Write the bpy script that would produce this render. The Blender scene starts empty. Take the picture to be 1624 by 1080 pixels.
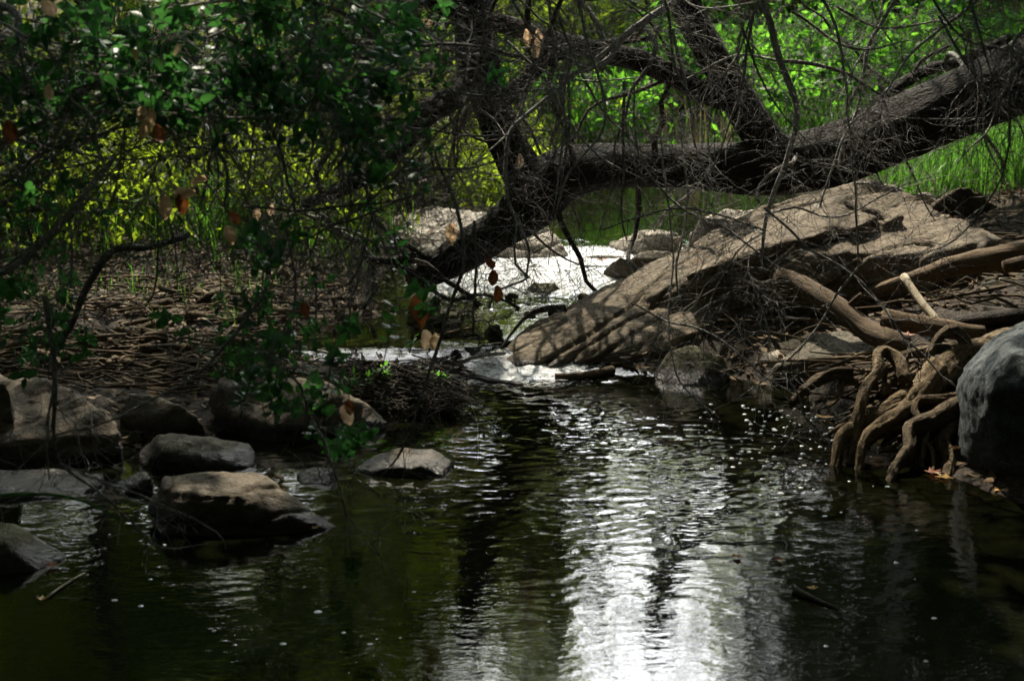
import bpy, math, random
import numpy as np
from mathutils import Vector, Matrix

# ---------------------------------------------------------------- camera, sky, sun, exposure
S = bpy.context.scene
COL = S.collection
H = 1.5                       # eye height above the lower pool
F = 2231.0                    # focal length in pixels of the 1624 px wide frame
TH = math.atan(480 / F)       # pitch down
cam_d = bpy.data.cameras.new('camera')
cam = bpy.data.objects.new('camera', cam_d); COL.objects.link(cam)
cam.location = (0, 0, H); cam.rotation_euler = (math.pi / 2 - TH, 0, 0)
cam_d.sensor_width = 36; cam_d.lens = 36 * F / 1624
cam_d.clip_start = 0.05; cam_d.clip_end = 800
cam_d.dof.use_dof = True; cam_d.dof.focus_distance = 6.0; cam_d.dof.aperture_fstop = 4.5
S.camera = cam

SUN_AZ, SUN_EL = math.radians(-14), math.radians(54)
SV = np.array([math.sin(SUN_AZ) * math.cos(SUN_EL), math.cos(SUN_AZ) * math.cos(SUN_EL), math.sin(SUN_EL)])
w = bpy.data.worlds.new('World'); S.world = w; w.use_nodes = True
wn = w.node_tree.nodes; wl = w.node_tree.links
sky = wn.new('ShaderNodeTexSky'); sky.sky_type = 'NISHITA'; sky.sun_disc = False
sky.sun_elevation = SUN_EL; sky.sun_rotation = SUN_AZ
sky.air_density = 1.0; sky.dust_density = 3.0; sky.ozone_density = 1.0
# bright cloud added over the blue to whiten the sky the water reflects
wc = wn.new('ShaderNodeTexCoord'); wm = wn.new('ShaderNodeMapping'); wm.inputs['Scale'].default_value = (1, 1, 2.2); wl.new(wc.outputs['Generated'], wm.inputs[0])
wno = wn.new('ShaderNodeTexNoise'); wno.inputs['Scale'].default_value = 2.6; wno.inputs['Detail'].default_value = 7; wl.new(wm.outputs[0], wno.inputs['Vector'])
wr = wn.new('ShaderNodeValToRGB'); wr.color_ramp.elements[0].position = .38; wr.color_ramp.elements[1].position = .60; wl.new(wno.outputs['Fac'], wr.inputs[0])
wx_ = wn.new('ShaderNodeMix'); wx_.data_type = 'RGBA'; wl.new(wr.outputs[0], wx_.inputs[0]); wl.new(sky.outputs[0], wx_.inputs[6]); wx_.inputs[7].default_value = (6.2, 6.4, 6.3, 1)
# extra sky brightness added ahead so the water mirrors a white gap
wsp = wn.new('ShaderNodeSeparateXYZ'); wl.new(wc.outputs['Generated'], wsp.inputs[0])
wmr = wn.new('ShaderNodeMapRange'); wmr.interpolation_type = 'SMOOTHSTEP'; wmr.inputs[1].default_value = .55; wmr.inputs[2].default_value = .92; wl.new(wsp.outputs[1], wmr.inputs[0])
wm2 = wn.new('ShaderNodeMix'); wm2.data_type = 'RGBA'; wl.new(wmr.outputs[0], wm2.inputs[0]); wl.new(wx_.outputs[2], wm2.inputs[6]); wm2.inputs[7].default_value = (60, 61.5, 61.5, 1)
wl.new(wm2.outputs[2], wn['Background'].inputs[0]); wn['Background'].inputs[1].default_value = 0.15
sd = bpy.data.lights.new('sun', 'SUN'); sd.energy = 3.3; sd.angle = math.radians(0.5); sd.color = (1.0, 0.90, 0.74)
so = bpy.data.objects.new('sun', sd); COL.objects.link(so); so.location = (0, 0, 30)
so.rotation_euler = Vector(SV).to_track_quat('Z', 'Y').to_euler()
S.view_settings.view_transform = 'Standard'; S.view_settings.look = 'None'
S.view_settings.exposure = 1.58; S.view_settings.gamma = 1; S.view_settings.use_curve_mapping = False
S.render.engine = 'CYCLES'
cy = S.cycles
cy.use_denoising = True; cy.max_bounces = 6; cy.diffuse_bounces = 3; cy.glossy_bounces = 3
cy.transmission_bounces = 3; cy.transparent_max_bounces = 4
cy.sample_clamp_indirect = 4; cy.caustics_reflective = False; cy.caustics_refractive = False

# ---------------------------------------------------------------- photo pixel -> place
def ray(px, py):
    u, v = (px - 812) / F, (540 - py) / F
    return np.array([u, math.cos(TH) + v * math.sin(TH), -math.sin(TH) + v * math.cos(TH)])
def at(px, py, Y):
    d = ray(px, py); t = Y / d[1]
    return np.array([d[0] * t, Y, H + d[2] * t])
def gz(px, py, z=0.0):
    d = ray(px, py); t = (z - H) / d[2]
    return np.array([d[0] * t, d[1] * t, z])

# ---------------------------------------------------------------- noise
_r = np.random.RandomState(7)
_perm = np.concatenate([_r.permutation(256)] * 2)
_grad = _r.normal(size=(256, 3)); _grad /= np.linalg.norm(_grad, axis=1)[:, None]
def noise(P):
    P = np.asarray(P, float); i = np.floor(P).astype(int); f = P - i; i &= 255
    u = f * f * f * (f * (f * 6 - 15) + 10)
    out = np.zeros(len(P))
    for dx in (0, 1):
        for dy in (0, 1):
            for dz in (0, 1):
                h = _perm[_perm[_perm[(i[:, 0] + dx) & 255] + ((i[:, 1] + dy) & 255)] + ((i[:, 2] + dz) & 255)]
                g = _grad[h]
                d = g[:, 0] * (f[:, 0] - dx) + g[:, 1] * (f[:, 1] - dy) + g[:, 2] * (f[:, 2] - dz)
                wt = (u[:, 0] if dx else 1 - u[:, 0]) * (u[:, 1] if dy else 1 - u[:, 1]) * (u[:, 2] if dz else 1 - u[:, 2])
                out += wt * d
    return out
def fbm(P, oct=4, gain=0.5):
    o = np.zeros(len(P)); a = 1.0; P = np.asarray(P, float)
    for k in range(oct):
        o += a * noise(P + 17.3 * k); P = P * 2.03; a *= gain
    return o
def smooth(x): x = np.clip(x, 0, 1); return x * x * (3 - 2 * x)

# ---------------------------------------------------------------- mesh helpers
def unit(v): return v / np.maximum(np.linalg.norm(v, axis=-1, keepdims=True), 1e-9)
def mesh_np(name, V, Fc, mat, parent=None, tint=None, loc=None, smooth_sh=True, extra=None):
    """Vertices (n,3) in world space and a uniform face array (m,k) as one mesh object with its origin at loc."""
    V = np.asarray(V, np.float32); Fc = np.asarray(Fc, np.int32)
    org = np.array(loc if loc is not None else (0, 0, 0), np.float32)
    m = bpy.data.meshes.new(name); k = Fc.shape[1]
    m.vertices.add(len(V)); m.vertices.foreach_set('co', (V - org).ravel())
    m.loops.add(Fc.size); m.loops.foreach_set('vertex_index', Fc.ravel())
    m.polygons.add(len(Fc)); m.polygons.foreach_set('loop_start', np.arange(0, Fc.size, k, dtype=np.int32))
    m.polygons.foreach_set('use_smooth', np.full(len(Fc), smooth_sh))
    m.update(calc_edges=True)
    if tint is not None:
        a = m.attributes.new('tint', 'FLOAT', 'POINT'); a.data.foreach_set('value', np.asarray(tint, np.float32))
    for n, arr in (extra or {}).items():
        if np.ndim(arr) == 2:
            a = m.attributes.new(n, 'FLOAT_VECTOR', 'POINT'); a.data.foreach_set('vector', np.asarray(arr, np.float32).ravel()); continue
        a = m.attributes.new(n, 'FLOAT', 'POINT'); a.data.foreach_set('value', np.asarray(arr, np.float32))
    m.materials.append(mat)
    o = bpy.data.objects.new(name, m); COL.objects.link(o)
    if parent is not None:
        o.parent = parent; o.location = Vector(org.tolist()) - parent.location
    else:
        o.location = org.tolist()
    return o
def tag(o, label=None, cat=None, group=None, kind=None):
    if label: o['label'] = label
    if cat: o['category'] = cat
    if group: o['group'] = group
    if kind: o['kind'] = kind
    return o
def thing(name, label, cat, loc=(0, 0, 0), group=None):
    o = bpy.data.objects.new(name, None); COL.objects.link(o); o.location = [float(c) for c in loc]
    o.empty_display_size = 0.1
    return tag(o, label, cat, group)

def spline(pts, step=0.05):
    """Catmull-Rom through rows of (x,y,z,r), resampled about every step metres."""
    P = np.asarray(pts, float); n = len(P)
    if n == 2: P = np.array([P[0], (P[0] + P[1]) / 2, P[1]]); n = 3
    E = np.vstack([2 * P[0] - P[1], P, 2 * P[-1] - P[-2]]); out = []
    for i in range(n - 1):
        a, b, c, d = E[i:i + 4]
        k = max(2, int(np.linalg.norm(c[:3] - b[:3]) / step))
        for j in range(k):
            t = j / k
            out.append(0.5 * (2 * b + (c - a) * t + (2 * a - 5 * b + 4 * c - d) * t * t + (3 * b - a - 3 * c + d) * t ** 3))
    out.append(P[-1]); o = np.array(out); o[:, 3] = np.maximum(o[:, 3], 0.0008)
    return o

class Tubes:
    def __init__(s): s.V = []; s.F = []; s.T = []; s.G = []; s.n = 0
    def add(s, P, sides=4, rough=0.0, seed=0.0, tint=None, cap=False, flat=1.0):
        P = np.asarray(P, float); N = len(P)
        if N < 2: return
        T = unit(np.gradient(P[:, :3], axis=0))
        ref = np.array([0.31, 0.27, 0.91]) if abs(T[0][2]) < 0.9 else np.array([1.0, 0.1, 0.0])
        A = np.zeros((N, 3)); a = ref
        for i in range(N):
            a = a - T[i] * (a @ T[i]); a = a / max(np.linalg.norm(a), 1e-6); A[i] = a
        B = np.cross(T, A)
        ph = np.linspace(0, 2 * math.pi, sides, endpoint=False)
        r = P[:, 3][:, None] * np.ones(sides)
        if rough > 0:
            arc = np.concatenate([[0], np.cumsum(np.linalg.norm(np.diff(P[:, :3], axis=0), axis=1))])
            q = np.stack(np.broadcast_arrays((np.cos(ph) * 1.5)[None], (np.sin(ph) * 1.5)[None], (arc / (P[:, 3].mean() * 5 + 1e-6))[:, None]), -1).reshape(-1, 3) + seed
            r = r * (1 + rough * (fbm(q, 3)).reshape(N, sides) * 1.6 + rough * 0.5 * (noise(q * [3.2, 3.2, .8]).reshape(N, sides)))
        V = P[:, None, :3] + r[..., None] * (np.cos(ph)[None, :, None] * A[:, None] + flat * np.sin(ph)[None, :, None] * B[:, None])
        i0 = s.n; idx = i0 + np.arange(N * sides).reshape(N, sides); nx = np.roll(idx, -1, axis=1)
        f = np.stack([idx[:-1], nx[:-1], nx[1:], idx[1:]], -1).reshape(-1, 4)
        V = V.reshape(-1, 3); cnt = len(V)
        arc_ = np.concatenate([[0], np.cumsum(np.linalg.norm(np.diff(P[:, :3], axis=0), axis=1))])
        G = np.stack(np.broadcast_arrays(np.cos(ph)[None] * P[:, 3:4], np.sin(ph)[None] * P[:, 3:4], arc_[:, None] * .16 + seed), -1).reshape(-1, 3)
        if cap: G = np.vstack([G, [[0, 0, seed], [0, 0, arc_[-1] * .16 + seed]]])
        s.G.append(G)
        if cap:
            V = np.vstack([V, P[0, :3], P[-1, :3] + T[-1] * P[-1, 3] * 0.3])
            c0, c1 = i0 + cnt, i0 + cnt + 1
            f = np.vstack([f, np.stack([nx[0], idx[0], np.full(sides, c0), np.full(sides, c0)], -1),
                           np.stack([idx[-1], nx[-1], np.full(sides, c1), np.full(sides, c1)], -1)])
        s.V.append(V); s.F.append(f); s.n += len(V)
        s.T.append(np.full(len(V), random.random() if tint is None else tint))
    def build(s, name, mat, parent=None, loc=None):
        V = np.vstack(s.V); Fq = np.vstack(s.F)
        bad = Fq[:, 2] == Fq[:, 3]
        if bad.any():                                   # caps: split quads from triangles
            t = Fq[bad][:, :3]; q = Fq[~bad]
            tri = np.vstack([q[:, [0, 1, 2]], q[:, [0, 2, 3]], t])
            return mesh_np(name, V, tri, mat, parent, np.concatenate(s.T), loc, extra={'grain': np.vstack(s.G)})
        return mesh_np(name, V, Fq, mat, parent, np.concatenate(s.T), loc, extra={'grain': np.vstack(s.G)})
def tube(name, P, mat, parent=None, sides=8, rough=0.0, step=0.05, cap=True, seed=None, loc=None, flat=1.0):
    t = Tubes(); t.add(spline(P, step), sides, rough, random.uniform(0, 50) if seed is None else seed, cap=cap, flat=flat)
    return t.build(name, mat, parent, loc)
def pxl(L, w=None, Y=None):
    """[(px,py[,Y[,w]])...] -> rows (x,y,z,r); w in photo pixels of width."""
    out = []; n = len(L)
    for i, q in enumerate(L):
        y = q[2] if len(q) > 2 else Y
        ww = q[3] if len(q) > 3 else (w[0] + (w[1] - w[0]) * i / max(1, n - 1) if isinstance(w, tuple) else w)
        p = at(q[0], q[1], y); out.append([*p, ww / F * y / 2])
    return out

LEAF8 = np.array([[0, 0, 0], [.5, .22, -.10], [-.5, .22, -.10], [0, .25, .02], [.46, .62, -.16], [-.46, .62, -.16], [0, .65, -.01], [0, 1, -.14]])
LEAF8T = np.array([[0, 1, 3], [0, 3, 2], [3, 1, 4], [3, 4, 6], [2, 3, 6], [2, 6, 5], [6, 4, 7], [5, 6, 7]])
LEAF4 = np.array([[0, 0, 0], [.5, .45, -.06], [-.5, .45, -.06], [0, 1, -.05]])
LEAF4T = np.array([[0, 1, 3], [0, 3, 2]])
def leaf_arrays(pos, d, n, L, W, fine=False):
    T, TT = (LEAF8, LEAF8T) if fine else (LEAF4, LEAF4T)
    d = unit(d); s = unit(np.cross(d, n)); n = np.cross(s, d); k = len(T)
    L = np.broadcast_to(L, len(pos)); W = np.broadcast_to(W, len(pos))
    V = pos[:, None] + T[None, :, 0:1] * (s * W[:, None])[:, None] + T[None, :, 1:2] * (d * L[:, None])[:, None] + T[None, :, 2:3] * (n * L[:, None])[:, None]
    Fc = (np.arange(len(pos)) * k)[:, None, None] + TT[None]
    return V.reshape(-1, 3), Fc.reshape(-1, 3)
def leaves(name, pos, d, n, L, W, mat, parent=None, fine=False, loc=None, rng=None):
    V, Fc = leaf_arrays(np.asarray(pos), np.asarray(d), np.asarray(n), L, W, fine)
    k = 8 if fine else 4
    t = np.repeat((rng or np.random).uniform(0, 1, len(pos)), k)
    return mesh_np(name, V, Fc, mat, parent, t, loc)

# ---------------------------------------------------------------- materials
def mat(name):
    m = bpy.data.materials.new(name); m.use_nodes = True
    return m, m.node_tree.nodes, m.node_tree.links, m.node_tree.nodes['Principled BSDF']
def N(nodes, t, **kw):
    n = nodes.new(t)
    for k, v in kw.items():
        if hasattr(n, k): setattr(n, k, v)
        else: n.inputs[k.replace('_', ' ')].default_value = v
    return n
def ramp(nodes, links, fac, stops):
    r = nodes.new('ShaderNodeValToRGB'); e = r.color_ramp.elements
    while len(e) < len(stops): e.new(0.5)
    for el, (p, c) in zip(e, stops):
        el.position = p; el.color = (*c, 1) if len(c) == 3 else c
    links.new(fac, r.inputs[0]); return r.outputs[0]
def mixc(nodes, links, fac, a, b, mode='MIX'):
    m = nodes.new('ShaderNodeMix'); m.data_type = 'RGBA'; m.blend_type = mode
    for s, v in ((0, fac), (6, a), (7, b)):
        if hasattr(v, 'is_output'): links.new(v, m.inputs[s])
        else: m.inputs[s].default_value = (*v, 1) if isinstance(v, tuple) else v
    return m.outputs[2]
def coords(nodes): return nodes.new('ShaderNodeTexCoord').outputs['Object']
def tnoise(nodes, links, vec, scale, detail=6, rough=0.6, dist=0.0, sc=None):
    if sc:
        mp = nodes.new('ShaderNodeMapping'); mp.inputs['Scale'].default_value = sc; links.new(vec, mp.inputs[0]); vec = mp.outputs[0]
    n = nodes.new('ShaderNodeTexNoise'); n.inputs['Scale'].default_value = scale; n.inputs['Detail'].default_value = detail
    n.inputs['Roughness'].default_value = rough; n.inputs['Distortion'].default_value = dist
    links.new(vec, n.inputs['Vector']); return n.outputs['Fac']
def bump(nodes, links, h, strength, distance, prev=None):
    b = nodes.new('ShaderNodeBump'); b.inputs['Strength'].default_value = strength; b.inputs['Distance'].default_value = distance
    links.new(h, b.inputs['Height'])
    if prev is not None: links.new(prev, b.inputs['Normal'])
    return b.outputs[0]

def rock_mat(name, dark, mid, pale, rust=0.25, stretch=None, turn=None):
    m, n, l, b = mat(name); c = coords(n)
    if turn is not None:
        tm = n.new('ShaderNodeMapping'); tm.inputs['Rotation'].default_value = turn; l.new(c, tm.inputs[0]); c = tm.outputs[0]
    big = tnoise(n, l, c, 3.0, 5, .6, .4, stretch); fine = tnoise(n, l, c, 45, 8, .75)
    med = tnoise(n, l, c, 12, 6, .65, .6, stretch)
    col = ramp(n, l, big, [(.30, dark), (.5, mid), (.72, pale)])
    col = mixc(n, l, ramp(n, l, med, [(.42, (0, 0, 0)), (.62, (1, 1, 1))]), col, tuple(x * .62 for x in mid))
    col = mixc(n, l, .75, col, ramp(n, l, fine, [(.3, (.25, .25, .25)), (.5, (.9, .9, .9)), (.7, (1.45, 1.45, 1.45))]), 'MULTIPLY')
    rs = tnoise(n, l, c, 5.3, 4, .5); col = mixc(n, l, ramp(n, l, rs, [(.60, (0, 0, 0)), (.75, (rust, rust, rust))]), col, (.20, .085, .03))
    v = n.new('ShaderNodeTexVoronoi'); v.inputs['Scale'].default_value = 22; l.new(c, v.inputs['Vector'])
    lich = n.new('ShaderNodeMath'); lich.operation = 'MULTIPLY'
    l.new(ramp(n, l, v.outputs['Distance'], [(.12, (1, 1, 1)), (.3, (0, 0, 0))]), lich.inputs[0])
    l.new(ramp(n, l, tnoise(n, l, c, 2.2, 3), [(.52, (0, 0, 0)), (.66, (.55, .55, .55))]), lich.inputs[1])
    col = mixc(n, l, lich.outputs[0], col, (.23, .25, .19))
    # the wet band just above the water is darker and shinier
    g = n.new('ShaderNodeNewGeometry'); sx = n.new('ShaderNodeSeparateXYZ'); l.new(g.outputs['Position'], sx.inputs[0])
    wz = n.new('ShaderNodeMath'); wz.operation = 'MULTIPLY_ADD'; wz.inputs[1].default_value = -0.07
    l.new(med, wz.inputs[0]); l.new(sx.outputs[2], wz.inputs[2])
    wet = ramp(n, l, wz.outputs[0], [(0.0, (1, 1, 1)), (.035, (0, 0, 0))])
    col = mixc(n, l, wet, col, (.025, .022, .015))
    l.new(col, b.inputs['Base Color'])
    rr = n.new('ShaderNodeMapRange'); l.new(wet, rr.inputs[0]); rr.inputs[3].default_value = .82; rr.inputs[4].default_value = .25
    l.new(rr.outputs[0], b.inputs['Roughness'])
    l.new(bump(n, l, fine, .8, .014, bump(n, l, med, .8, .04)), b.inputs['Normal'])
    b.inputs['Specular IOR Level'].default_value = .35
    return m
ROCK = rock_mat('rock_tan', (.06, .049, .033), (.135, .108, .07), (.20, .17, .12))
ROCKG = rock_mat('rock_grey', (.066, .058, .040), (.14, .122, .082), (.215, .19, .135), .2)
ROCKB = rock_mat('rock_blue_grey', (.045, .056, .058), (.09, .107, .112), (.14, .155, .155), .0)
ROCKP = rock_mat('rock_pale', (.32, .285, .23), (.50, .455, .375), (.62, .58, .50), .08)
ROCKM = rock_mat('rock_mossy', (.05, .05, .025), (.10, .095, .04), (.16, .15, .07), .3)
SLAB = rock_mat('slab_sandstone', (.08, .063, .040), (.195, .156, .102), (.275, .225, .155), .3, (.8, 1.6, 5.0), Vector((-.19, -.22, .96)).rotation_difference(Vector((0, 0, 1))).to_euler())

def bark_mat(name, a, b_, lich, scale=1.0, lf=.5, crack=1.0):
    m, n, l, b = mat(name); c = coords(n); ga = n.new('ShaderNodeAttribute'); ga.attribute_name = 'grain'; gv = ga.outputs['Vector']
    n1 = tnoise(n, l, c, 9 * scale, 6, .65, .8); n2 = tnoise(n, l, gv, 48 * scale, 7, .72, .8); n3 = tnoise(n, l, c, 60 * scale, 5, .7)
    v = n.new('ShaderNodeTexVoronoi'); v.feature = 'DISTANCE_TO_EDGE'; v.inputs['Scale'].default_value = 30 * scale
    wv = n.new('ShaderNodeVectorMath'); wv.operation = 'MULTIPLY_ADD'; wv.inputs[1].default_value = (.09,) * 3
    cn = n.new('ShaderNodeTexNoise'); cn.inputs['Scale'].default_value = 14; l.new(c, cn.inputs['Vector'])
    l.new(cn.outputs['Color'], wv.inputs[0]); l.new(gv, wv.inputs[2]); l.new(wv.outputs[0], v.inputs['Vector'])
    col = ramp(n, l, n2, [(.3, a), (.62, b_)])
    col = mixc(n, l, ramp(n, l, v.outputs['Distance'], [(.0, (crack,) * 3), (.10, (0, 0, 0))]), col, tuple(x * .4 for x in a))
    col = mixc(n, l, .6, col, ramp(n, l, n3, [(.3, (.45, .45, .45)), (.7, (1.3, 1.3, 1.3))]), 'MULTIPLY')
    col = mixc(n, l, ramp(n, l, n1, [(.52, (0, 0, 0)), (.68, (lf, lf, lf))]), col, lich)
    at_ = n.new('ShaderNodeAttribute'); at_.attribute_name = 'tint'
    col = mixc(n, l, 1.0, col, ramp(n, l, at_.outputs['Fac'], [(0, (.6, .6, .6)), (1, (1.25, 1.25, 1.25))]), 'MULTIPLY')
    l.new(col, b.inputs['Base Color']); b.inputs['Roughness'].default_value = .9; b.inputs['Specular IOR Level'].default_value = .25
    l.new(bump(n, l, n2, .8, .02 / scale, bump(n, l, v.outputs['Distance'], .9 * crack, .03 / scale)), b.inputs['Normal'])
    return m
BARK = bark_mat('bark_dark', (.009, .008, .006), (.024, .021, .016), (.048, .049, .037), 1.0, .40)
LICH = bark_mat('bark_lichen', (.22, .215, .20), (.48, .47, .44), (.62, .63, .58), 3.0, .8)
TWIG = bark_mat('twig_grey', (.17, .16, .15), (.33, .32, .30), (.46, .46, .43), 3.0, .5)
TWIGD = bark_mat('twig_dark', (.035, .029, .023), (.09, .076, .062), (.16, .15, .13), 3.0, .4)
ROOTW = bark_mat('root_wood', (.055, .039, .021), (.165, .12, .066), (.235, .19, .12), 1.8, .5, .6)
ROOTM = bark_mat('root_mat_wood', (.038, .027, .015), (.122, .09, .05), (.185, .15, .098), 2.0, .5, .15)
LOGW = bark_mat('driftwood', (.06, .042, .026), (.16, .115, .07), (.22, .175, .115), 1.4, .4, .15)
PALEW = bark_mat('peeled_wood', (.33, .28, .19), (.48, .42, .31), (.5, .46, .36), 2.0, .3, .15)
WETW = bark_mat('wet_wood', (.02, .016, .012), (.05, .04, .03), (.07, .06, .045), 2.0, .3, .15)
WETW.node_tree.nodes['Principled BSDF'].inputs['Roughness'].default_value = .3

def leaf_mat(name, a, b_, trans, tr=.35, rough=.35, spec=.5):
    m, n, l, b = mat(name)
    at_ = n.new('ShaderNodeAttribute'); at_.attribute_name = 'tint'
    l.new(ramp(n, l, at_.outputs['Fac'], [(0, a), (1, b_)]), b.inputs['Base Color'])
    b.inputs['Roughness'].default_value = rough; b.inputs['Specular IOR Level'].default_value = spec
    t = n.new('ShaderNodeBsdfTranslucent'); l.new(ramp(n, l, at_.outputs['Fac'], [(0, tuple(x * .6 for x in trans)), (1, trans)]), t.inputs[0])
    mx = n.new('ShaderNodeMixShader'); mx.inputs[0].default_value = tr
    l.new(b.outputs[0], mx.inputs[1]); l.new(t.outputs[0], mx.inputs[2]); l.new(mx.outputs[0], n['Material Output'].inputs[0])
    return m
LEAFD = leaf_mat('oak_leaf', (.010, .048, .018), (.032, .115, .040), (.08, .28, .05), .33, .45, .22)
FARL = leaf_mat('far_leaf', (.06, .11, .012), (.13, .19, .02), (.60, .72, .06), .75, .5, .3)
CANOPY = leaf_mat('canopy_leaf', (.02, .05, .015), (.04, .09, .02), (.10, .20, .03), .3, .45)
BUSH = leaf_mat('bush_leaf', (.04, .08, .010), (.11, .16, .02), (.40, .56, .035), .65, .5, .3)
BUSHG = leaf_mat('green_leaf', (.025, .085, .012), (.06, .15, .022), (.20, .54, .04), .62, .5, .3)
GRASS = leaf_mat('grass_blade', (.02, .065, .008), (.06, .135, .02), (.13, .34, .035), .5, .45, .4)
DRYG = leaf_mat('dry_grass', (.22, .17, .07), (.34, .28, .13), (.4, .32, .14), .4, .6, .2)
DEAD = leaf_mat('dead_leaf', (.52, .34, .19), (.66, .47, .29), (.85, .60, .36), .5, .6, .2)
RUST = leaf_mat('rust_leaf', (.17, .05, .02), (.28, .09, .03), (.3, .1, .03), .25, .55, .25)
YELL = leaf_mat('yellow_leaf', (.45, .26, .06), (.55, .33, .09), (.5, .3, .08), .2, .5, .3)
LITTER = leaf_mat('litter_leaf', (.05, .032, .016), (.21, .145, .075), (.2, .13, .06), .15, .7, .2)
# ---------------------------------------------------------------- the stream bed, banks and hillside
rng = np.random.RandomState(11); random.seed(5)
def poly_sd(P, poly):
    """signed distance (positive outside) from points (n,2) to a closed polygon"""
    a = np.asarray(poly, float); b = np.roll(a, -1, axis=0); d2 = np.full(len(P), 1e9); ins = np.zeros(len(P), bool)
    for (x0, y0), (x1, y1) in zip(a, b):
        ex, ey = x1 - x0, y1 - y0; px, py = P[:, 0] - x0, P[:, 1] - y0
        t = np.clip((px * ex + py * ey) / (ex * ex + ey * ey + 1e-12), 0, 1)
        d2 = np.minimum(d2, (px - t * ex) ** 2 + (py - t * ey) ** 2)
        c = ((y0 > P[:, 1]) != (y1 > P[:, 1])) & (P[:, 0] < (x1 - x0) * (P[:, 1] - y0) / (y1 - y0 + 1e-12) + x0)
        ins ^= c
    d = np.sqrt(d2); return np.where(ins, -d, d)
def g2(px, py, z=0): return gz(px, py, z)[:2]
POOL = [g2(*q) for q in [(1330, 655), (1240, 622), (1150, 608), (1000, 602), (905, 585), (760, 585), (725, 628), (690, 655), (600, 690), (400, 690), (330, 700), (190, 715), (0, 735), (-300, 745)]] \
    + [np.array(q) for q in [(-4.5, 4.6), (-4.5, 1.3), (4.2, 1.3), (4.0, 3.4)]] + [g2(*q) for q in [(1800, 830), (1600, 800), (1500, 760), (1420, 722), (1370, 690)]]
UP = [g2(900, 600, .03), g2(760, 595, .03), g2(715, 566, .1), g2(600, 551, .1), g2(490, 548, .1), g2(480, 525, .1), g2(560, 505, .12), g2(650, 495, .14), g2(600, 455, .16), g2(640, 425, .2), g2(760, 415, .2), g2(880, 405, .24),
      g2(880, 330, .25), g2(900, 292, .25), np.array((1.2, 13.2)), np.array((2.6, 13.0)), np.array((2.6, 9.6)), np.array((1.7, 8.5)), np.array((1.2, 7.4)), np.array((.5, 6.6))]
def level(y): return .10 * smooth((y - 6.05) / .5) + .14 * smooth((y - 7.3) / 1.3)
def wz(px, py, dz):
    p = gz(px, py, .1)
    for _ in range(8): p = gz(px, py, float(level(p[1])) + dz)
    return p
def ground_h(P):
    sd = np.minimum(poly_sd(P, POOL), poly_sd(P, UP)); x, y = P[:, 0], P[:, 1]
    lv = level(y); out = np.maximum(sd, 0)
    h = lv - .02 + .11 * smooth(out / .35) + .03 * np.minimum(out, 4)
    h = h - .35 * smooth(-sd / .5)
    h += np.where(out > 0, 1, 0) * (.20 * np.clip(x - 2.0, 0, 6) * smooth((y - 4.5) / 2.5) + .05 * np.clip(x - 1.3, 0, .7))
    h += .06 * np.clip(-x - 3.5, 0, 10) * smooth(out)
    h += .155 * np.clip(y - 12.6, 0, 40) * smooth(out / 1.5) + .02 * np.clip(y - 55, 0, 500)
    h += .30 * np.clip(-y - 3.0, 0, 30) + .30 * np.clip(np.abs(x) - 8, 0, 30)  # steep unseen slopes added to hide low sky at the sides and behind
    q = np.stack([x, y, 0 * x], 1)
    h += (.05 * fbm(q * 1.3, 4) + .02 * noise(q * 7)) * (.25 + .75 * smooth(out / .4)) + .14 * noise(q * .23) * smooth((out - 2) / 4)
    return h
def axis(lo, hi, f0, f1, fine, coarse_n):
    a = np.arange(f0, f1, fine); k = np.linspace(0, 1, coarse_n + 1)[1:]
    return np.concatenate([(f0 - (f0 - lo) * k ** 2.6)[::-1], a, f1 + (hi - f1) * k ** 2.6])
gx = axis(-300, 300, -5, 5, .06, 36); gy = axis(-120, 500, 1.0, 15, .06, 40)
X, Y = np.meshgrid(gx, gy); GP = np.stack([X.ravel(), Y.ravel()], 1); GZ = ground_h(GP)
def grid_faces(nx, ny):
    i = np.arange(nx * ny).reshape(ny, nx)
    return np.stack([i[:-1, :-1], i[:-1, 1:], i[1:, 1:], i[1:, :-1]], -1).reshape(-1, 4)
m, n, l, b = mat('forest_floor'); c = coords(n)
f1 = tnoise(n, l, c, 2.2, 5); f2 = tnoise(n, l, c, 34, 8, .75); f3 = tnoise(n, l, c, 9, 6, .7)
col = ramp(n, l, f2, [(.3, (.014, .010, .006)), (.5, (.038, .027, .017)), (.72, (.10, .07, .042))])
col = mixc(n, l, ramp(n, l, f1, [(.5, (0, 0, 0)), (.66, (.6, .6, .6))]), col, (.05, .055, .018))
l.new(col, b.inputs['Base Color']); b.inputs['Roughness'].default_value = .95
l.new(bump(n, l, f2, .9, .03, bump(n, l, f3, .8, .05)), b.inputs['Normal'])
ground = mesh_np('ground', np.column_stack([GP, GZ]), grid_faces(len(gx), len(gy)), m); tag(ground, kind='structure')
def gh(x, y): return float(ground_h(np.array([[x, y]]))[0])

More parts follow.
